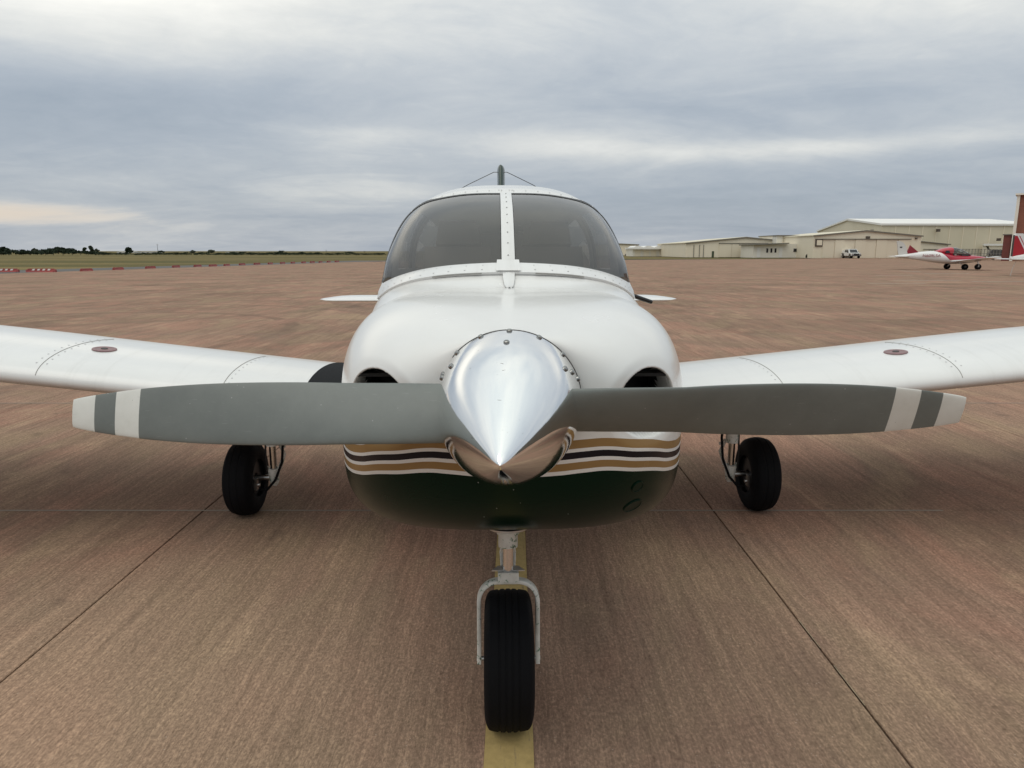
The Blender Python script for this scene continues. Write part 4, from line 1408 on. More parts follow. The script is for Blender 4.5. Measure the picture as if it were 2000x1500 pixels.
for x in xs:
    yl, ch, zl, zt = interp(x, WST)
    for u, h in AF:
        WV.append(Vector((x, yl + ch * u, zl + (zt - zl) * u + h * ch)))
na = len(AF)
WFc = grid_faces(len(xs), na, True)
for sx in (-1, 1):
    Vw = [Vector((sx * p.x, p.y, p.z)) for p in WV]
    Fw = [tuple(reversed(f)) if sx < 0 else f for f in WFc]
    tip = list(range((len(xs) - 1) * na, len(xs) * na))
    Fw.append(tuple(tip if sx > 0 else reversed(tip)))
    wg = obj('wing', Vw, Fw, M['white'], AC, True, sharp=70)
    wg.rotation_euler = (0, R(0.8 if sx > 0 else 0.0), 0)                     # one oleo stands a little lower
    # chordwise skin seams with rivet rows
    for xr in (1.41, 2.29):
        pts_, rv = [], []
        for k in range(26):
            u = 0.004 + 0.46 * (k / 25) ** 1.3
            p = wing_pt(xr, u); p.x *= sx
            p2 = wing_pt(xr, u + 0.01); p2.x *= sx
            nn = Vector((0, -(p2.z - p.z), (p2.y - p.y))).normalized()
            pts_.append(p + nn * 0.0006)
            if k > 2 and k % 2 == 0:
                for off in ((-0.022,) if xr < 2 else (-0.02, 0.03)):
                    rv.append((p + Vector((sx * off, 0, sx * off * sx * 0.115)) + nn * 0.0005, nn))
        tag(MB().tube(pts_, 0.0018, 5).build('skin_seam', M['seam'], wg), kind='stuff')
        rivets(rv, 0.0045, M['rivet_d'], 'rivet_row', wg)
    # fuel cap
    u = 0.215
    p = wing_pt(2.13, u); p2 = wing_pt(2.13, u + 0.02)
    nn = Vector((-sx * 0.115, -(p2.z - p.z) / (p2.y - p.y), 1)).normalized()
    p.x *= sx
    fc = MB().lathe([(0.060, -0.002), (0.059, 0.003), (0.046, 0.005), (0.044, 0.0035), (0.0, 0.0035)], p + nn * 0.002, nn, 28).build('fuel_cap', M['cap'], wg, True)
    MB().lathe([(0.017, 0.0), (0.016, 0.003), (0.0, 0.004)], p + nn * 0.0055, nn, 20).build('cap_lever', M['dkmetal'], fc, True)
    if sx < 0:
        Vk, nu, nx = [], 26, 14
        for k in range(nu + 1):
            for j in range(nx + 1):
                e = j / nx
                u = 0.085 + 0.86 * k / nu
                xo = 1.012
                x = 0.50 + (xo - 0.50) * e
                q = wing_pt(x, u)
                Vk.append(Vector((-q.x, q.y, q.z + 0.004)))
        obj('wing_walk', Vk, grid_faces(nu + 1, nx + 1), M['walk'], wg, True)

# ---- tail
tail = []
sxs = list(np.linspace(-1.945, 1.945, 41))
for x in sxs:
    e = abs(x) / 1.945
    ch = 0.76 * (1 - max(0, (e - 0.90) / 0.10) ** 2.2 * 0.62)
    tk = 1.0 - max(0, (e - 0.80) / 0.20) ** 2 * 0.80
    y0_ = 3.50 + (0.76 - ch) * 0.45
    for u, h in AF:
        tail.append(Vector((x, y0_ + ch * u, 1.022 + h * ch * 0.58 * tk)))
obj('stabilator', tail, grid_faces(len(sxs), na, True) + [tuple(reversed(range(na))), tuple(range((len(sxs) - 1) * na, len(sxs) * na))], M['white'], AC, True, sharp=70)
finr = []
for k in range(40):
    e = min(k / 24, 0.93 + 0.07 * math.sin(max(k - 22.32, 0) / 16.68 * PI / 2)) if k > 22 else k / 24
    z = 1.20 + 1.225 * (1 - (1 - e) ** 1.15)
    ch = 1.05 - 0.55 * e
    if e > 0.93: ch *= math.sqrt(max(1 - ((e - 0.93) / 0.07) ** 2 * 0.85, 0.05))
    y0_ = 3.05 + 0.58 * e
    for u, h in AF:
        hh = (h - 0.018 * math.sin(PI * u))
        finr.append(Vector((0.016 + hh * 0.64 * (1 if e < 0.93 else math.sqrt(max(1 - ((e - 0.93) / 0.072) ** 2, 0.0))), y0_ + ch * u, z)))
fin = obj('fin', finr, grid_faces(40, na, True) + [tuple(range(39 * na, 40 * na))], M['green'], AC, True)
for sx in (-1, 1):
    MB().tube([(0.016 + sx * 0.01, 3.66, 2.352), (0.016 + sx * 0.07, 3.66, 2.352), (0.016 + sx * 0.34, 3.72, 2.232), (0.016 + sx * 0.60, 3.80, 2.10)], 0.0036, 6).build('antenna_wire', M['dkmetal'], fin)

# ---- probe on the right of the cabin
MB().tube([(0.540, -0.92, 1.352), (0.66, -0.86, 1.312)], [0.010, 0.009], 8).build('temperature_probe', M['black'], AC)

# ---- nose gear
NA = Vector((-0.011, -1.94, 0.217))
ud = Vector((0, 0.15, 1)).normalized()
def ng(s, x=0.0, f=0.0):
    """point on the nose strut: s up the leg, x sideways, f forward"""
    fw = Vector((0, -1, 0.15)).normalized()
    return NA + ud * s + Vector((x, 0, 0)) + fw * f
leg = MB().lathe([(0.017, 0.28), (0.017, 0.39)], NA, ud, 24).build('nose_gear_leg', M['oleo'], AC, True)
MB().lathe([(0.0, 0.372), (0.031, 0.372), (0.032, 0.376), (0.032, 0.414), (0.037, 0.416), (0.037, 0.425), (0.0, 0.425)], NA, ud, 28).build('upper_collar', M['chip'], leg, True, 30)
MB().lathe([(0.036, 0.432), (0.058, 0.4295), (0.0645, 0.4325), (0.0645, 0.4375), (0.058, 0.4405), (0.050, 0.441)], NA + Vector((0, 0.0, 0)), ud, 36).build('strut_boot_rim', M['steel'], leg, True)
MB().lathe([(0.0, 0.440), (0.057, 0.440), (0.050, 0.47), (0.044, 0.56)], NA, ud, 32).build('strut_boot', M['black'], leg, True)
MB().lathe([(0.012, 0.42), (0.028, 0.43), (0.028, 0.60)], NA, ud, 20).build('strut_housing', M['dkmetal'], leg, True)
# fork: inverted U of flat bar
fk, fo = MB(), []
HWF, TKF = 0.0945, 0.013
path = []
for k in range(6):
    path.append((-HWF, -0.005 + (0.175 + 0.005) * k / 5))
for k in range(1, 12):
    a = PI - PI * k / 12
    path.append((HWF * 0.58 * math.copysign(1, math.cos(a)) + HWF * 0.42 * math.cos(a) if abs(math.cos(a)) > 1e-6 else 0.0, 0.175 + 0.070 * math.sin(a)))
for k in range(6):
    path.append((HWF, 0.175 - (0.175 + 0.005) * k / 5))
pp = []
for a in np.linspace(0, 1, 80):
    t = a * (len(path) - 1)
    i = min(int(t), len(path) - 2)
    f = t - i
    pp.append((path[i][0] * (1 - f) + path[i + 1][0] * f, path[i][1] * (1 - f) + path[i + 1][1] * f))
# corner-rounded U in (x, s): rebuild with true quarter circles
pp = [(-HWF, s) for s in np.linspace(-0.012, 0.195, 14)]
RC = 0.062
pp += [(-HWF + RC - RC * math.cos(a), 0.195 + RC * math.sin(a)) for a in np.linspace(0, PI / 2, 12)[1:]]
pp += [(x, 0.257) for x in np.linspace(-HWF + RC, HWF - RC, 6)[1:]]
pp += [(HWF - RC + RC * math.sin(a), 0.195 + RC * math.cos(a)) for a in np.linspace(0, PI / 2, 12)[1:]]
pp += [(HWF, s) for s in np.linspace(0.195, -0.012, 14)[1:]]
V = []
for i, (x, s) in enumerate(pp):
    x0, s0 = pp[max(i - 1, 0)]
    x1, s1 = pp[min(i + 1, len(pp) - 1)]
    tl = math.hypot(x1 - x0, s1 - s0)
    nx_, ns_ = -(s1 - s0) / tl, (x1 - x0) / tl
    e = abs(s - 0.0)
    wd = 0.021 if s > 0.05 else 0.021
    k0, k1 = -TKF * 0.35, TKF * 0.65
    b_ = 0.002
    for (o_, f_) in ((k0, -wd + b_), (k0, wd - b_), (k0 + b_, wd), (k1 - b_, wd), (k1, wd - b_), (k1, -wd + b_), (k1 - b_, -wd), (k0 + b_, -wd)):
        V.append(ng(s + ns_ * o_, x + nx_ * o_, f_))
F = grid_faces(len(pp), 8, True)
F += [tuple(range(8)), tuple(reversed(range((len(pp) - 1) * 8, len(pp) * 8)))]
fork = obj('fork', V, F, M['chip'], leg, True, sharp=50)
MB().prism([ng(0.262, -0.034, 0.028), ng(0.262, 0.034, 0.028), ng(0.292, 0.034, 0.028), ng(0.292, -0.034, 0.028)], -(ng(0, 0, 0.05) - ng(0, 0, -0.006))).build('fork_block', M['chip'], fork)
MB().prism([ng(0.293, -0.054, 0.010), ng(0.293, 0.054, 0.010), ng(0.293, 0.034, -0.04), ng(0.293, -0.034, -0.04)], ud * 0.004).build('steering_plate', M['steel'], leg)
for sx in (-1, 1):
    MB().lathe([(0.0, 0.0), (0.017, 0.0), (0.017, 0.008), (0.008, 0.009), (0.008, 0.013), (0.0, 0.013)], ng(0.0, sx * (HWF - 0.003), 0), (sx, 0, 0), 18).build('axle_nut', M['chip'], fork, True, 30)
    MB().lathe([(0.008, 0.0), (0.008, 0.03)], ng(0.0, sx * (HWF - 0.03), 0), (sx, 0, 0), 12).build('axle_stub', M['steel'], fork, True)
    MB().tube([ng(0.30, sx * 0.016, -0.03), ng(0.335, sx * 0.020, -0.07), ng(0.375, sx * 0.014, -0.035)], [0.009, 0.008, 0.009], 8).build('torque_link', M['chip'], leg, True)
# nose tyre with five grooves
def tyre(prof_half, grooves, gd_, n=96):
    """profile across the tyre: (offset from centre plane, radius)"""
    P_ = []
    m_ = 90
    for k in range(m_ + 1):
        t = -1 + 2 * k / m_
        o_, r_ = prof_half(t)
        for g_ in grooves:
            d = abs(o_ - g_)
            if d < 0.0042 and r_ > 0.19: r_ -= gd_ * (1 - (d / 0.0042) ** 4)
        P_.append((r_, o_))
    return P_
def nose_half(t):
    s = 1 if t >= 0 else -1
    a = abs(t)
    w_ = 0.079
    if a < 0.55:
        o_ = a / 0.55 * 0.058
        return s * o_, 0.2215 - 0.006 * (o_ / 0.058) ** 2
    b = (a - 0.55) / 0.45
    q = b * PI * 0.78
    return s * (0.058 + 0.021 * math.sin(min(q, PI / 2)) - (0.010 * (1 - math.sin(q)) if q > PI / 2 else 0)), 0.2155 - 0.022 * (1 - math.cos(min(q, PI / 2))) - 0.078 * b ** 1.6
nw = MB().lathe(tyre(nose_half, (-0.030, -0.010, 0.010, 0.030), 0.0032), NA, (1, 0, 0), 96).build('tyre', M['rubber'], leg, True, 60)
MB().lathe([(0.128, -0.05), (0.120, -0.045), (0.075, -0.038), (0.03, -0.055), (0.0, -0.056)], NA, (1, 0, 0), 48).build('wheel_hub', M['white'], leg, True)
MB().lathe([(0.128, 0.05), (0.120, 0.045), (0.075, 0.038), (0.03, 0.055), (0.0, 0.056)], NA, (1, 0, 0), 48).build('wheel_hub', M['white'], leg, True)

# ---- main gear
def main_half(t):
    s = 1 if t >= 0 else -1
    a = abs(t)
    if a < 0.5:
        o_ = a / 0.5 * 0.050
        return s * o_, 0.2215 - 0.010 * (o_ / 0.05) ** 2
    b = (a - 0.5) / 0.5
    q = b * PI * 0.80
    return s * (0.050 + 0.031 * math.sin(min(q, PI / 2)) - (0.012 * (1 - math.sin(q)) if q > PI / 2 else 0)), 0.2115 - 0.030 * (1 - math.cos(min(q, PI / 2))) - 0.070 * b ** 1.6
for sx in (-1, 1):
    A_ = Vector((sx * 1.530, 0.0, 0.217))
    Sx = sx * 1.365
    lg = MB().lathe([(0.020, 0.0), (0.020, 0.30)], (Sx, 0.0, 0.24), (0, 0, 1), 20).build('main_gear_leg', M['oleo'], AC, True)
    MB().lathe([(0.0, 0.0), (0.016, 0.0), (0.026, 0.02), (0.033, 0.07), (0.036, 0.095), (0.036, 0.103), (0.022, 0.105)], (Sx, 0.0, 0.170), (0, 0, 1), 24).build('leg_cup', M['chip'], lg, True, 40)
    for s2 in (-1, 1):
        MB().box((Sx + s2 * 0.036, -0.004, 0.275), (0.012, 0.02, 0.022)).build('cup_lug', M['chip'], lg)
    MB().lathe([(0.038, 0.0), (0.038, 0.25)], (Sx, 0.0, 0.415), (0, 0, 1), 24).build('leg_cylinder', M['chip'], lg, True, 40)
    MB().tube([(Sx, 0.0, 0.217), (sx * 1.53, 0.0, 0.217)], 0.018, 12).build('axle', M['steel'], lg, True)
    ty = MB().lathe(tyre(main_half, (-0.02, 0.02), 0.003), A_, (1, 0, 0), 96).build('tyre', M['rubber'], lg, True, 60)
    hb = MB().lathe([(0.125, -0.055), (0.118, -0.05), (0.075, -0.030), (0.04, -0.045), (0.0, -0.05)], A_, (sx, 0, 0), 40).build('wheel_hub', M['black'], lg, True)
    MB().lathe([(0.030, -0.045), (0.105, -0.047), (0.105, -0.055), (0.030, -0.057)], A_, (sx, 0, 0), 40).build('brake_disc', M['black'], lg, True, 30)
    MB().box((sx * 1.462, -0.085, 0.205), (0.052, 0.030, 0.068)).build('brake_caliper', M['steel'], lg)
    MB().tube([(sx * 1.432, -0.10, 0.205), (sx * 1.418, -0.10, 0.205)], 0.010, 10).build('caliper_bolt', M['steel'], lg, True)
    MB().tube([(sx * 1.425, -0.075, 0.165), (sx * 1.395, -0.06, 0.158), (sx * 1.345, -0.045, 0.215), (sx * 1.305, -0.03, 0.32), (sx * 1.295, -0.02, 0.45), (sx * 1.31, 0.0, 0.58)], 0.0075, 8).build('brake_hose', M['rubber'], lg, True)
    MB().tube([(sx * 1.398, -0.02, 0.245), (sx * 1.400, -0.025, 0.35), (sx * 1.395, -0.02, 0.50)], 0.006, 8).build('brake_line', M['black'], lg, True)
    tl = MB()
    tl.tube([(Sx - sx * 0.030, 0.02, 0.27), (Sx - sx * 0.052, 0.05, 0.345), (Sx - sx * 0.034, 0.02, 0.425)], [0.012, 0.010, 0.012], 8)
    tl.tube([(Sx - sx * 0.062, 0.045, 0.395), (Sx - sx * 0.03, 0.045, 0.395)], 0.010, 8)
    tl.build('torque_link', M['chip'], lg, True)

# ---- belly fittings
for (x, y, z, r_) in ((-0.250, -1.965, 0.712, 0.032), (0.238, -1.965, 0.716, 0.026)):
    MB().lathe([(r_ * 0.8, -0.10), (r_ * 0.8, 0.0), (r_, 0.0), (r_, -0.10)], (x, y, z), (0, 0.25, -1), 24).build('exhaust_stub', M['duct'], AC, True, 30)
lid = pbr('green_lid', (0.003, 0.016, 0.009), 0.35, spec=0.15)
for c_, n_, r_ in (((0.303, -2.394, 0.962), (0.444, -0.784, -0.435), 0.0175), ((0.302, -2.344, 0.893), (0.379, -0.676, -0.632), 0.027)):
    c_, n_ = Vector(c_), Vector(n_).normalized()
    MB().lathe([(r_, -0.004), (r_, 0.0015), (r_ * 0.93, 0.0022), (r_ * 0.90, 0.0008), (0.0, 0.0010)], c_, n_, 36).build('access_lid', lid, cowling, True, 40)

# ------------------------------------------------------------------ light aircraft parked on the right
red_p = pbr('red_gloss', (0.42, 0.012, 0.03), 0.25, coat=0.5)
red_m = pbr('maroon_gloss', (0.25, 0.008, 0.02), 0.25, coat=0.5)
wht_p = pbr('white_gloss', (0.76, 0.75, 0.73), 0.28, coat=0.4)
fin_w = pbr('cream_gloss', (0.60, 0.585, 0.55), 0.35)
canopy_g = glass('canopy_acrylic', (0.55, 0.58, 0.55), 1.0, 0.12)

def sport_paint(white_tail=True):
    m_, n, o = mat('sport_paint')
    X, Y, Z = n.sep(n.n('ShaderNodeTexCoord', 3))
    a = n.m('GREATER_THAN', X, n.m('MULTIPLY_ADD', Z, -0.95, -0.10))
    b_ = n.m('GREATER_THAN', Z, n.m('MULTIPLY_ADD', X, 0.05, 0.80))
    c = n.mix(n.m('MULTIPLY', a, b_), (0.76, 0.75, 0.73), (0.40, 0.012, 0.035))
    s = n.n('ShaderNodeBsdfPrincipled', Base_Color=c, Roughness=0.25, Coat_Weight=0.4)
    n.t.links.new(s, o.inputs[0])
    return m_

def fin_paint():
    m_, n, o = mat('banded_fin_paint')
    X, Y, Z = n.sep(n.n('ShaderNodeTexCoord', 3))
    le = n.m('SUBTRACT', n.m('MULTIPLY_ADD', Z, -0.62, 2.17), X)      # distance aft of the leading edge
    band = n.m('MULTIPLY', n.m('GREATER_THAN', le, 0.30), n.m('LESS_THAN', le, 0.36))
    c = n.mix(n.m('GREATER_THAN', le, 0.46), (0.66, 0.66, 0.66), (0.36, 0.01, 0.02))
    c = n.mix(band, c, (0.36, 0.01, 0.02))
    c = n.mix(n.m('GREATER_THAN', Z, 2.46), c, (0.7, 0.7, 0.69))
    s = n.n('ShaderNodeBsdfPrincipled', Base_Color=c, Roughness=0.3)
    n.t.links.new(s, o.inputs[0])
    return m_

def loft(sections, n=28, expo=2.3):
    """sections along x: (x, half width, z low, z high)"""
    V = []
    for x, hw, z0, z1 in sections:
        for k in range(n):
            a = 2 * PI * k / n
            c, s = math.cos(a), math.sin(a)
            V.append((x, hw * math.copysign(abs(c) ** (2 / expo), c), (z0 + z1) / 2 + (z1 - z0) / 2 * math.copysign(abs(s) ** (2 / expo), s)))
    F = grid_faces(len(sections), n, True)
    F += [tuple(reversed(range(n))), tuple(range((len(sections) - 1) * n, len(sections) * n))]
    return V, F

def flat_wing(mb, y0, y1, xl0, c0, z0, xl1, c1, z1, tk=0.13):
    """lifting surface from y0 to y1; nose of the section towards +x"""
    V = []
    for y, xl, c, z in ((y0, xl0, c0, z0), ((y0 + y1) / 2, (xl0 + xl1) / 2, (c0 + c1) / 2, (z0 + z1) / 2), (y1 - (y1 - y0) * 0.03, xl1, c1, z1), (y1, xl1 - c1 * 0.08, c1 * 0.8, z1 + 0.01)):
        e = 0.35 if y == y1 else 1.0
        for u, h in AF[::3]:
            V.append((xl - c * u, y, z + h * c * e * tk / 0.15))
    m_ = len(AF[::3])
    F = grid_faces(4, m_, True) + [tuple(range(m_)), tuple(reversed(range(3 * m_, 4 * m_)))]
    mb.add(V, F)

def parked_plane(name, label, loc, rz, body_m, fin_m, text=None, style=0):
    t = empty(name, loc, rz)
    tag(t, label, 'airplane', None)
    if style == 0:
        secs = [(-4.55, 0.03, 1.00, 1.12), (-4.2, 0.10, 0.94, 1.18), (-3.4, 0.20, 0.84, 1.30), (-2.6, 0.33, 0.72, 1.43), (-1.9, 0.46, 0.60, 1.49), (-1.2, 0.54, 0.50, 1.42), (-0.4, 0.57, 0.45, 1.20),
                (0.5, 0.56, 0.47, 1.16), (1.1, 0.50, 0.55, 1.14), (1.6, 0.42, 0.64, 1.08), (1.95, 0.30, 0.72, 1.02), (2.10, 0.16, 0.80, 0.98)]
    else:
        secs = [(-0.1, 0.05, 1.00, 1.20), (0.6, 0.13, 0.95, 1.32), (1.6, 0.28, 0.85, 1.50), (2.6, 0.44, 0.72, 1.72), (3.4, 0.55, 0.62, 1.85), (4.2, 0.56, 0.60, 1.85), (4.9, 0.55, 0.62, 1.55), (5.6, 0.50, 0.68, 1.42), (6.3, 0.40, 0.78, 1.34), (6.6, 0.2, 0.95, 1.2)]
    V, F = loft(secs)
    fz = obj('fuselage', V, F, body_m, t, True, sharp=60)
    mb = MB()
    if style == 0:
        # canopy: frame aft, bubble forward
        cs = [(-1.55, 0.30, 1.30, 1.52), (-1.15, 0.42, 1.20, 1.70), (-0.75, 0.46, 1.15, 1.79), (-0.55, 0.47, 1.14, 1.80)]
        V, F = loft(cs); obj('canopy_frame', V, F, red_p, t, True, sharp=60)
        cs = [(-0.55, 0.465, 1.14, 1.795), (-0.2, 0.47, 1.14, 1.76), (0.2, 0.46, 1.13, 1.62), (0.55, 0.42, 1.12, 1.42), (0.85, 0.30, 1.12, 1.22)]
        V, F = loft(cs); obj('canopy', V, F, canopy_g, t, True, sharp=60)
        for s in (-1, 1):
            MB().box((-0.98, s * 0.43, 1.42), (0.34, 0.06, 0.20), None, 0.7).build('rear_window', winm, t)
        MB().box((0.35, 0, 1.16), (0.5, 0.8, 0.16)).build('glareshield', M['panel'], t)
        MB().box((-0.35, -0.2, 1.2), (0.14, 0.36, 0.6)).build('seat', M['seat'], t)
        MB().box((-0.35, 0.2, 1.2), (0.14, 0.36, 0.6)).build('seat', M['seat'], t)
        for s in (-1, 1):
            mb = MB(); flat_wing(mb, s * 0.35, s * 4.0, 0.75, 1.45, 0.62, 0.55, 1.05, 1.0, 0.13)
            wg = mb.build('wing', wht_p, t, True, 50)
            mb = MB(); flat_wing(mb, s * 0.05, s * 1.25, -3.55, 0.85, 1.05, -3.75, 0.62, 1.06, 0.09)
            mb.build('tailplane', wht_p, t, True, 50)
        # fin: rounded white rudder and red dorsal fillet
        pts = [(-3.62, 1.22), (-3.68, 1.45), (-3.76, 1.75), (-3.88, 2.00), (-4.05, 2.18), (-4.26, 2.27), (-4.46, 2.28), (-4.42, 2.0), (-4.34, 1.5), (-4.25, 1.10), (-3.9, 1.08)]
        MB().prism([(x, -0.045, z) for x, z in pts], (0, 0.09, 0)).build('fin', fin_w, t)
        MB().prism([(x, -0.038, z) for x, z in ((-3.50, 1.95), (-2.85, 1.40), (-3.2, 1.30), (-3.85, 1.20), (-3.63, 1.55))], (0, 0.076, 0)).build('dorsal_fin', red_m, t)
        MB().box((-4.15, -0.052, 1.78), (0.16, 0.012, 0.10)).build('fin_emblem', M['dkmetal'], t)
        whl = (((0.0, -1.02, 0.24), 'main_wheel'), ((0.0, 1.02, 0.24), 'main_wheel'), ((1.62, 0.0, 0.22), 'nose_wheel'))
        for (x, y, z), nm in whl:
            w_ = MB().lathe([(0.10, -0.07), (0.20, -0.075), (0.235, -0.045), (z, 0.0), (0.235, 0.045), (0.20, 0.075), (0.10, 0.07)], (x, y, z), (0, 1, 0), 28).build(nm, M['rubber'], t, True, 50)
            MB().lathe([(0.0, -0.072), (0.10, -0.06), (0.11, -0.05), (0.11, 0.05), (0.10, 0.06), (0.0, 0.072)], (x, y, z), (0, 1, 0), 20).build('rim', M['dkmetal'], w_, True, 40)
            top = (x - 0.05, y * 0.35, 0.60) if y else (x - 0.12, 0, 0.75)
            MB().tube([(x, y * 0.93 if y else 0.0, z + (0.02 if y else 0.26)), top], 0.035, 10).build('gear_leg', wht_p, t, True)
            if not y:
                for s in (-1, 1):
                    MB().tube([(x, s * 0.09, z), (x, s * 0.08, z + 0.26), (x, 0, z + 0.28)], 0.018, 8).build('fork', wht_p, t, True)
        MB().lathe([(0.16, 0.0), (0.15, 0.08), (0.09, 0.20), (0.0, 0.27)], (2.08, 0, 0.89), (1, 0, 0), 24).build('spinner', wht_p, t, True)
        for s in (-1, 1):
            MB().prism([(2.17, 0, 0.85), (2.20, 0, 0.93), (2.20, s * 0.8, 0.97 + s * 0.1), (2.18, s * 0.8, 0.88 + s * 0.1)], (0.02, 0, 0)).build('propeller_blade', M['duct'], t)
    else:
        for s in (-1, 1):
            mb = MB(); flat_wing(mb, s * 0.4, s * 4.9, 4.7, 1.6, 0.78, 4.55, 1.2, 1.30, 0.14)
            mb.build('wing', wht_p, t, True, 50)
            mb = MB(); flat_wing(mb, s * 0.04, s * 1.62, 0.80, 0.82, 1.02, 0.62, 0.66, 1.03, 0.10)
            mb.build('tailplane', wht_p, t, True, 50)
        pts = [(0.0, 1.16), (0.0, 2.52), (0.12, 2.60), (0.50, 2.60), (0.56, 2.58), (1.42, 1.22)]
        MB().prism([(x, -0.05, z) for x, z in pts], (0, 0.10, 0)).build('fin', fin_m, t)
        MB().prism([(x, -0.056, z) for x, z in ((-0.02, 1.2), (-0.02, 2.5), (0.02, 2.5), (0.02, 1.2))], (0, 0.112, 0)).build('rudder_edge', M['dkmetal'], t)
        for (x, y, z) in ((4.0, -1.45, 0.24), (4.0, 1.45, 0.24), (6.0, 0, 0.22)):
            w_ = MB().lathe([(0.10, -0.07), (0.20, -0.075), (z, 0.0), (0.20, 0.075), (0.10, 0.07)], (x, y, z), (0, 1, 0), 24).build('wheel', M['rubber'], t, True, 50)
            MB().tube([(x, y, z), (x, y * 0.95, 0.85)], 0.04, 10).build('gear_leg', wht_p, t, True)
        MB().lathe([(0.17, 0.0), (0.14, 0.12), (0.0, 0.3)], (6.58, 0, 1.08), (1, 0, 0), 24).build('spinner', wht_p, t, True)
        MB().tube([(0.35, 0, 0.98), (-0.25, -0.6, 0.5), (-0.62, -1.0, 0.02)], 0.012, 6).build('tie_down_rope', M['trim'], t)
    if text:
        cu = bpy.data.curves.new('reg', 'FONT')
        cu.body = text
        cu.size = 0.30
        cu.extrude = 0.004
        cu.space_character = 1.05
        tmp = bpy.data.objects.new('reg', cu)
        COL.objects.link(tmp)
        bpy.context.view_layer.update()
        me = bpy.data.meshes.new_from_object(tmp.evaluated_get(bpy.context.evaluated_depsgraph_get()))
        bpy.data.objects.remove(tmp)
        me.materials.clear()
        o_ = link('registration_letters', me, red_m, t)
        o_.rotation_euler = (R(90), 0, R(8))
        o_.location = (-2.72, -0.375, 1.02)
        o_.rotation_euler = (R(90 + 2), 0, R(-9))
    return t

def ground_at(px, py_):
    u, v = px - 1000, py_ - 750
    k = CAM_H / (FPX * SP_ + v * CP)
    return (u * k, (FPX * CP - v * SP_) * k, 0.0)
spa = parked_plane('sport_airplane', 'small red and white low-wing airplane parked before the hangars', ground_at(1866, 526.5), R(1), sport_paint(), None, 'N609LSA', 0)
spa.scale = (1.16, 1.16, 1.03)
parked_plane('touring_airplane', 'white and red airplane tail cut off by the right edge', (31.15, 45.0, 0), 0.0, wht_p, fin_paint(), None, 1)

# ------------------------------------------------------------------ vehicles
def wheel_set(t, xs_, ys_, r_, w_):
    for x in xs_:
        for y in ys_:
            s = 1 if x > 0 else -1
            k = MB().lathe([(r_ * 0.6, -w_ / 2), (r_ * 0.93, -w_ / 2), (r_, -w_ * 0.35), (r_, w_ * 0.35), (r_ * 0.93, w_ / 2), (r_ * 0.6, w_ / 2)], (x, y, r_), (1, 0, 0), 28).build('wheel', M['rubber'], t, True, 40)
            MB().lathe([(0.0, w_ * 0.40 * s), (r_ * 0.3, w_ * 0.46 * s), (r_ * 0.62, w_ * 0.38 * s)], (x, y, r_), (1, 0, 0), 20).build('rim', M['steel'], k, True)

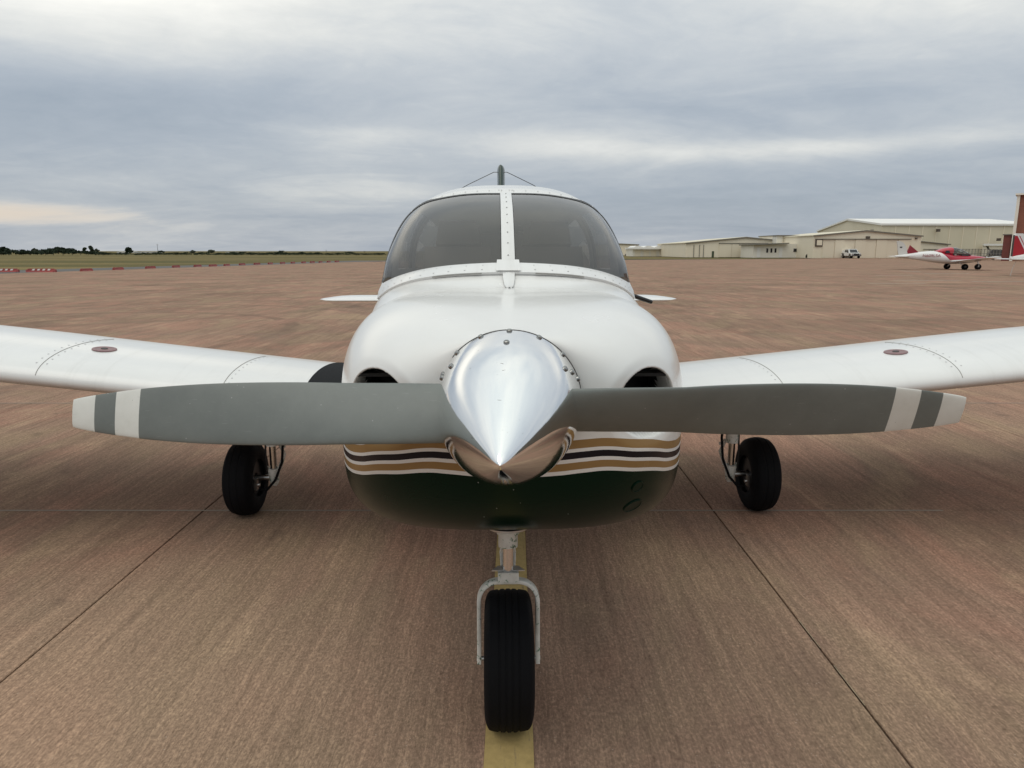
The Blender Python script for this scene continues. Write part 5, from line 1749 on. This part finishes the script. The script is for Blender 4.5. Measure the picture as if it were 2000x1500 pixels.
def pickup(loc, rz):
    """crew-cab pickup, nose towards -y"""
    t = empty('pickup_truck', loc, rz)
    tag(t, 'white pickup truck parked in front of the sliding hangar doors', 'truck')
    wp = pbr('truck_white', (0.74, 0.74, 0.72), 0.25, coat=0.5)
    side = [(-2.9, 0.55), (-2.92, 0.80), (-2.80, 1.05), (-1.55, 1.16), (2.85, 1.16), (2.9, 0.60), (2.35, 0.52), (2.25, 0.85), (1.95, 1.0), (1.45, 1.0), (1.15, 0.85), (1.05, 0.52),
            (-1.35, 0.52), (-1.45, 0.85), (-1.75, 1.0), (-2.2, 1.0), (-2.5, 0.85), (-2.6, 0.52)]
    MB().prism([(-0.99, y, z) for y, z in side], (1.98, 0, 0)).build('body', wp, t)
    cab = [(-1.62, 1.162), (-0.85, 1.86), (-0.6, 1.93), (0.85, 1.93), (1.1, 1.80), (1.22, 1.162)]
    V = [(-0.93 + (0.10 if z > 1.5 else 0), y, z) for y, z in cab] + [(0.93 - (0.10 if z > 1.5 else 0), y, z) for y, z in cab]
    n_ = len(cab)
    F = [tuple(range(n_)), tuple(reversed(range(n_, 2 * n_)))] + [((i + 1) % n_, i, n_ + i, n_ + (i + 1) % n_) for i in range(n_)]
    obj('cab', V, F, wp, t, False)
    MB().prism([(-0.78, -1.585, 1.22), (0.78, -1.585, 1.22), (0.72, -0.93, 1.81), (-0.72, -0.93, 1.81)], (0, -0.03, 0.02)).build('windshield', winm, t)
    for s in (-1, 1):
        for y0, y1 in ((-1.05, -0.1), (0.0, 0.95)):
            MB().prism([(s * 0.925, y0, 1.25), (s * 0.925, y1, 1.25), (s * 0.855, y1 - 0.06, 1.76), (s * 0.855, y0 + (0.42 if y0 < -1 else 0.04), 1.76)], (s * 0.012, 0, 0)).build('side_window', winm, t)
        MB().box((s * 1.10, -0.98, 1.30), (0.22, 0.10, 0.24)).build('mirror', M['black'], t)
        MB().box((s * 0.78, -2.90, 0.90), (0.34, 0.10, 0.20)).build('headlight', M['steel'], t)
        MB().box((s * 0.995, 2.05, 1.00), (0.012, 1.5, 0.10)).build('bed_rail', M['black'], t)
    MB().box((0, -2.92, 0.86), (1.10, 0.06, 0.30)).build('grille', M['black'], t)
    MB().box((0, -2.98, 0.56), (1.9, 0.16, 0.20)).build('bumper', M['black'], t)
    MB().box((0, 2.98, 0.60), (1.8, 0.14, 0.18)).build('rear_bumper', M['steel'], t)
    MB().box((0, 2.0, 1.42), (1.80, 1.6, 0.50), None, 0.92).build('bed_cover', wp, t)
    wheel_set(t, (-0.86, 0.86), (-1.97, 1.70), 0.40, 0.27)
pickup(ground_at(1661, 504.5), R(-4))

def utility(loc, rz):
    t = empty('utility_vehicle', loc, rz)
    tag(t, 'dark blue utility vehicle beside the brick building', 'vehicle')
    bp_ = pbr('navy_paint', (0.012, 0.02, 0.045), 0.25, coat=0.6)
    side = [(-2.3, 0.45), (-2.35, 0.9), (-1.5, 1.08), (-0.9, 1.75), (1.7, 1.78), (2.25, 1.1), (2.3, 0.5), (1.95, 0.45), (1.75, 0.75), (1.25, 0.75), (1.05, 0.45), (-1.05, 0.45), (-1.25, 0.75), (-1.75, 0.75), (-1.95, 0.45)]
    MB().prism([(-0.92, y, z) for y, z in side], (1.84, 0, 0)).build('body', bp_, t)
    MB().prism([(-0.75, -1.47, 1.13), (0.75, -1.47, 1.13), (0.68, -0.96, 1.69), (-0.68, -0.96, 1.69)], (0, -0.03, 0.02)).build('windshield', winm, t)
    for s in (-1, 1):
        for y0, y1 in ((-0.85, 0.0), (0.1, 0.85), (0.95, 1.6)):
            MB().prism([(s * 0.921, y0, 1.12), (s * 0.921, y1, 1.12), (s * 0.921, y1 - 0.05, 1.66), (s * 0.921, y0 + 0.1, 1.66)], (s * 0.012, 0, 0)).build('side_window', winm, t)
        MB().box((s * 0.7, -2.33, 0.82), (0.32, 0.06, 0.16)).build('headlight', M['steel'], t)
    MB().prism([(-0.85, 2.05, 1.70), (0.85, 2.05, 1.70), (0.85, 2.55, 2.60), (-0.85, 2.55, 2.60)], (0, 0.08, 0.0)).build('raised_hatch', M['black'], t)
    wheel_set(t, (-0.8, 0.8), (-1.5, 1.5), 0.36, 0.24)
utility(ground_at(1951, 503.5), R(70))
